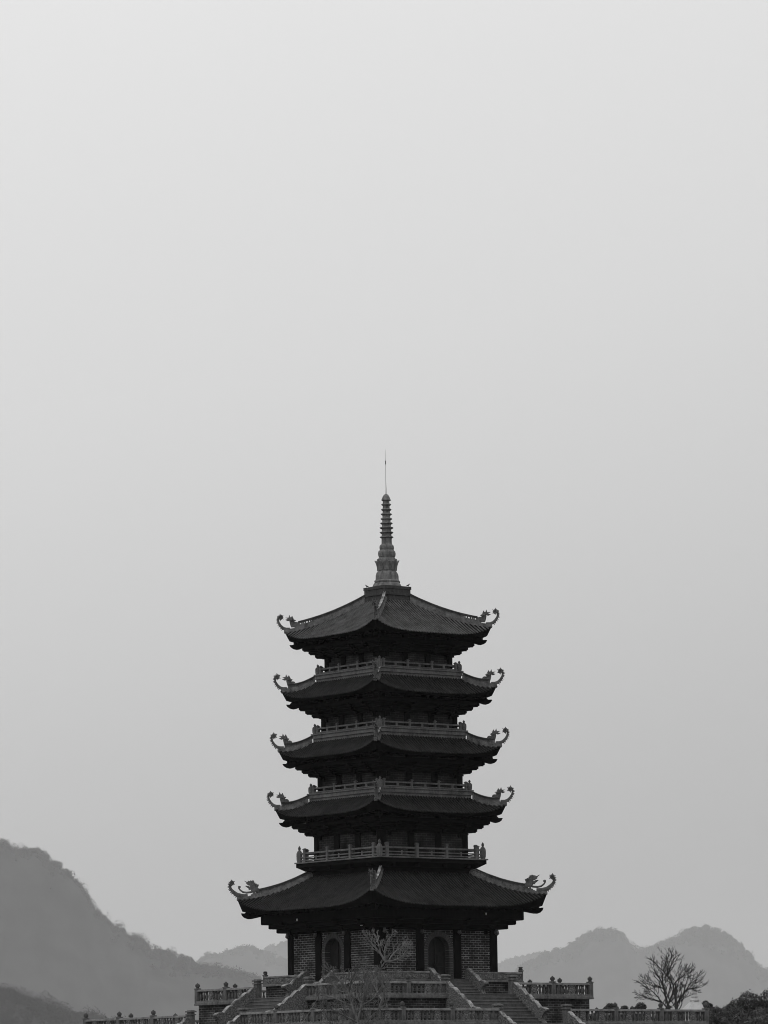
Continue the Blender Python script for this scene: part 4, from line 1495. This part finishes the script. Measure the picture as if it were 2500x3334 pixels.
make_hill('big steep wooded hill at the left edge', 17300,
          [(-420, 3010), (-260, 2880), (-130, 2790), (-50, 2752), (0, 2742), (38, 2736), (70, 2757), (140, 2758), (172, 2772), (188, 2800), (215, 2806), (250, 2838), (300, 2892), (330, 2950), (352, 2968),
           (392, 3006), (412, 3008), (440, 3036), (480, 3046), (510, 3082), (560, 3086), (600, 3104), (632, 3108), (652, 3130), (690, 3133), (735, 3138), (765, 3152), (830, 3168), (880, 3188), (960, 3222), (1100, 3290), (1300, 3400), (1500, 3560)],
          800, 17, 1800, 101)
make_hill('rounded hazy hill just left of the pagoda walls', 31500,
          [(480, 3290), (560, 3190), (640, 3132), (662, 3126), (692, 3108), (742, 3100), (770, 3088), (812, 3078), (850, 3086), (872, 3092), (905, 3108), (945, 3114), (1020, 3150), (1100, 3190), (1250, 3270), (1450, 3420)],
          1080, 11, 900, 102)
make_hill('faintest far hill behind the left wall of the pagoda', 44000,
          [(760, 3170), (830, 3110), (880, 3086), (920, 3068), (960, 3056), (1040, 3040), (1130, 3050), (1230, 3080), (1350, 3140), (1500, 3240)],
          1080, 8, 900, 103)
make_hill('twin domed wooded hill right of the pagoda', 31500,
          [(1560, 3330), (1640, 3200), (1690, 3134), (1740, 3106), (1800, 3082), (1848, 3062), (1880, 3036), (1930, 3022), (1960, 3019), (1990, 3027), (2012, 3046), (2024, 3072), (2052, 3093), (2078, 3086), (2112, 3078), (2130, 3066), (2160, 3056), (2188, 3042),
           (2204, 3028), (2232, 3016), (2282, 3014), (2320, 3022), (2348, 3042), (2390, 3076), (2412, 3102), (2430, 3138), (2462, 3158), (2500, 3180), (2560, 3215), (2700, 3290), (2860, 3400)],
          1180, 12, 1500, 104)
make_hill('pale low ridge between the pagoda and the twin domed hill', 42000,
          [(1380, 3260), (1500, 3180), (1620, 3134), (1680, 3112), (1740, 3100), (1800, 3096), (1880, 3110), (1980, 3150), (2100, 3230)],
          1000, 8, 900, 105)
make_hill('low darker wooded rise in the bottom left corner', 8600,
          [(-260, 3230), (-140, 3205), (-60, 3222), (0, 3214), (32, 3208), (60, 3220), (104, 3230), (120, 3240), (150, 3246), (165, 3246), (180, 3254), (198, 3262), (235, 3268), (262, 3284), (300, 3290), (350, 3294), (400, 3308), (470, 3324), (560, 3400), (700, 3500)],
          360, 24, 1300, 106, cover=0.6, tuft=340)

# ------------------------------------------------------------------ haze: one even body of air round everything
def make_haze():
    b = MB()
    b.box(-9800, 9800, -700, 48500, -16, 1420)
    m = bpy.data.materials.new('haze_air')
    m.use_nodes = True
    n, l = m.node_tree.nodes, m.node_tree.links
    n.clear()
    o = n.new('ShaderNodeOutputMaterial')
    v = n.new('ShaderNodeVolumePrincipled')
    v.inputs['Color'].default_value = (0.93, 0.93, 0.93, 1)
    v.inputs['Density'].default_value = HAZE
    l.new(v.outputs['Volume'], o.inputs['Volume'])
    tag(b.build('haze', m, uv=False), 'grey misty air that fades the far hills', 'haze', kind='stuff')
HAZE = 2.6e-5
make_haze()
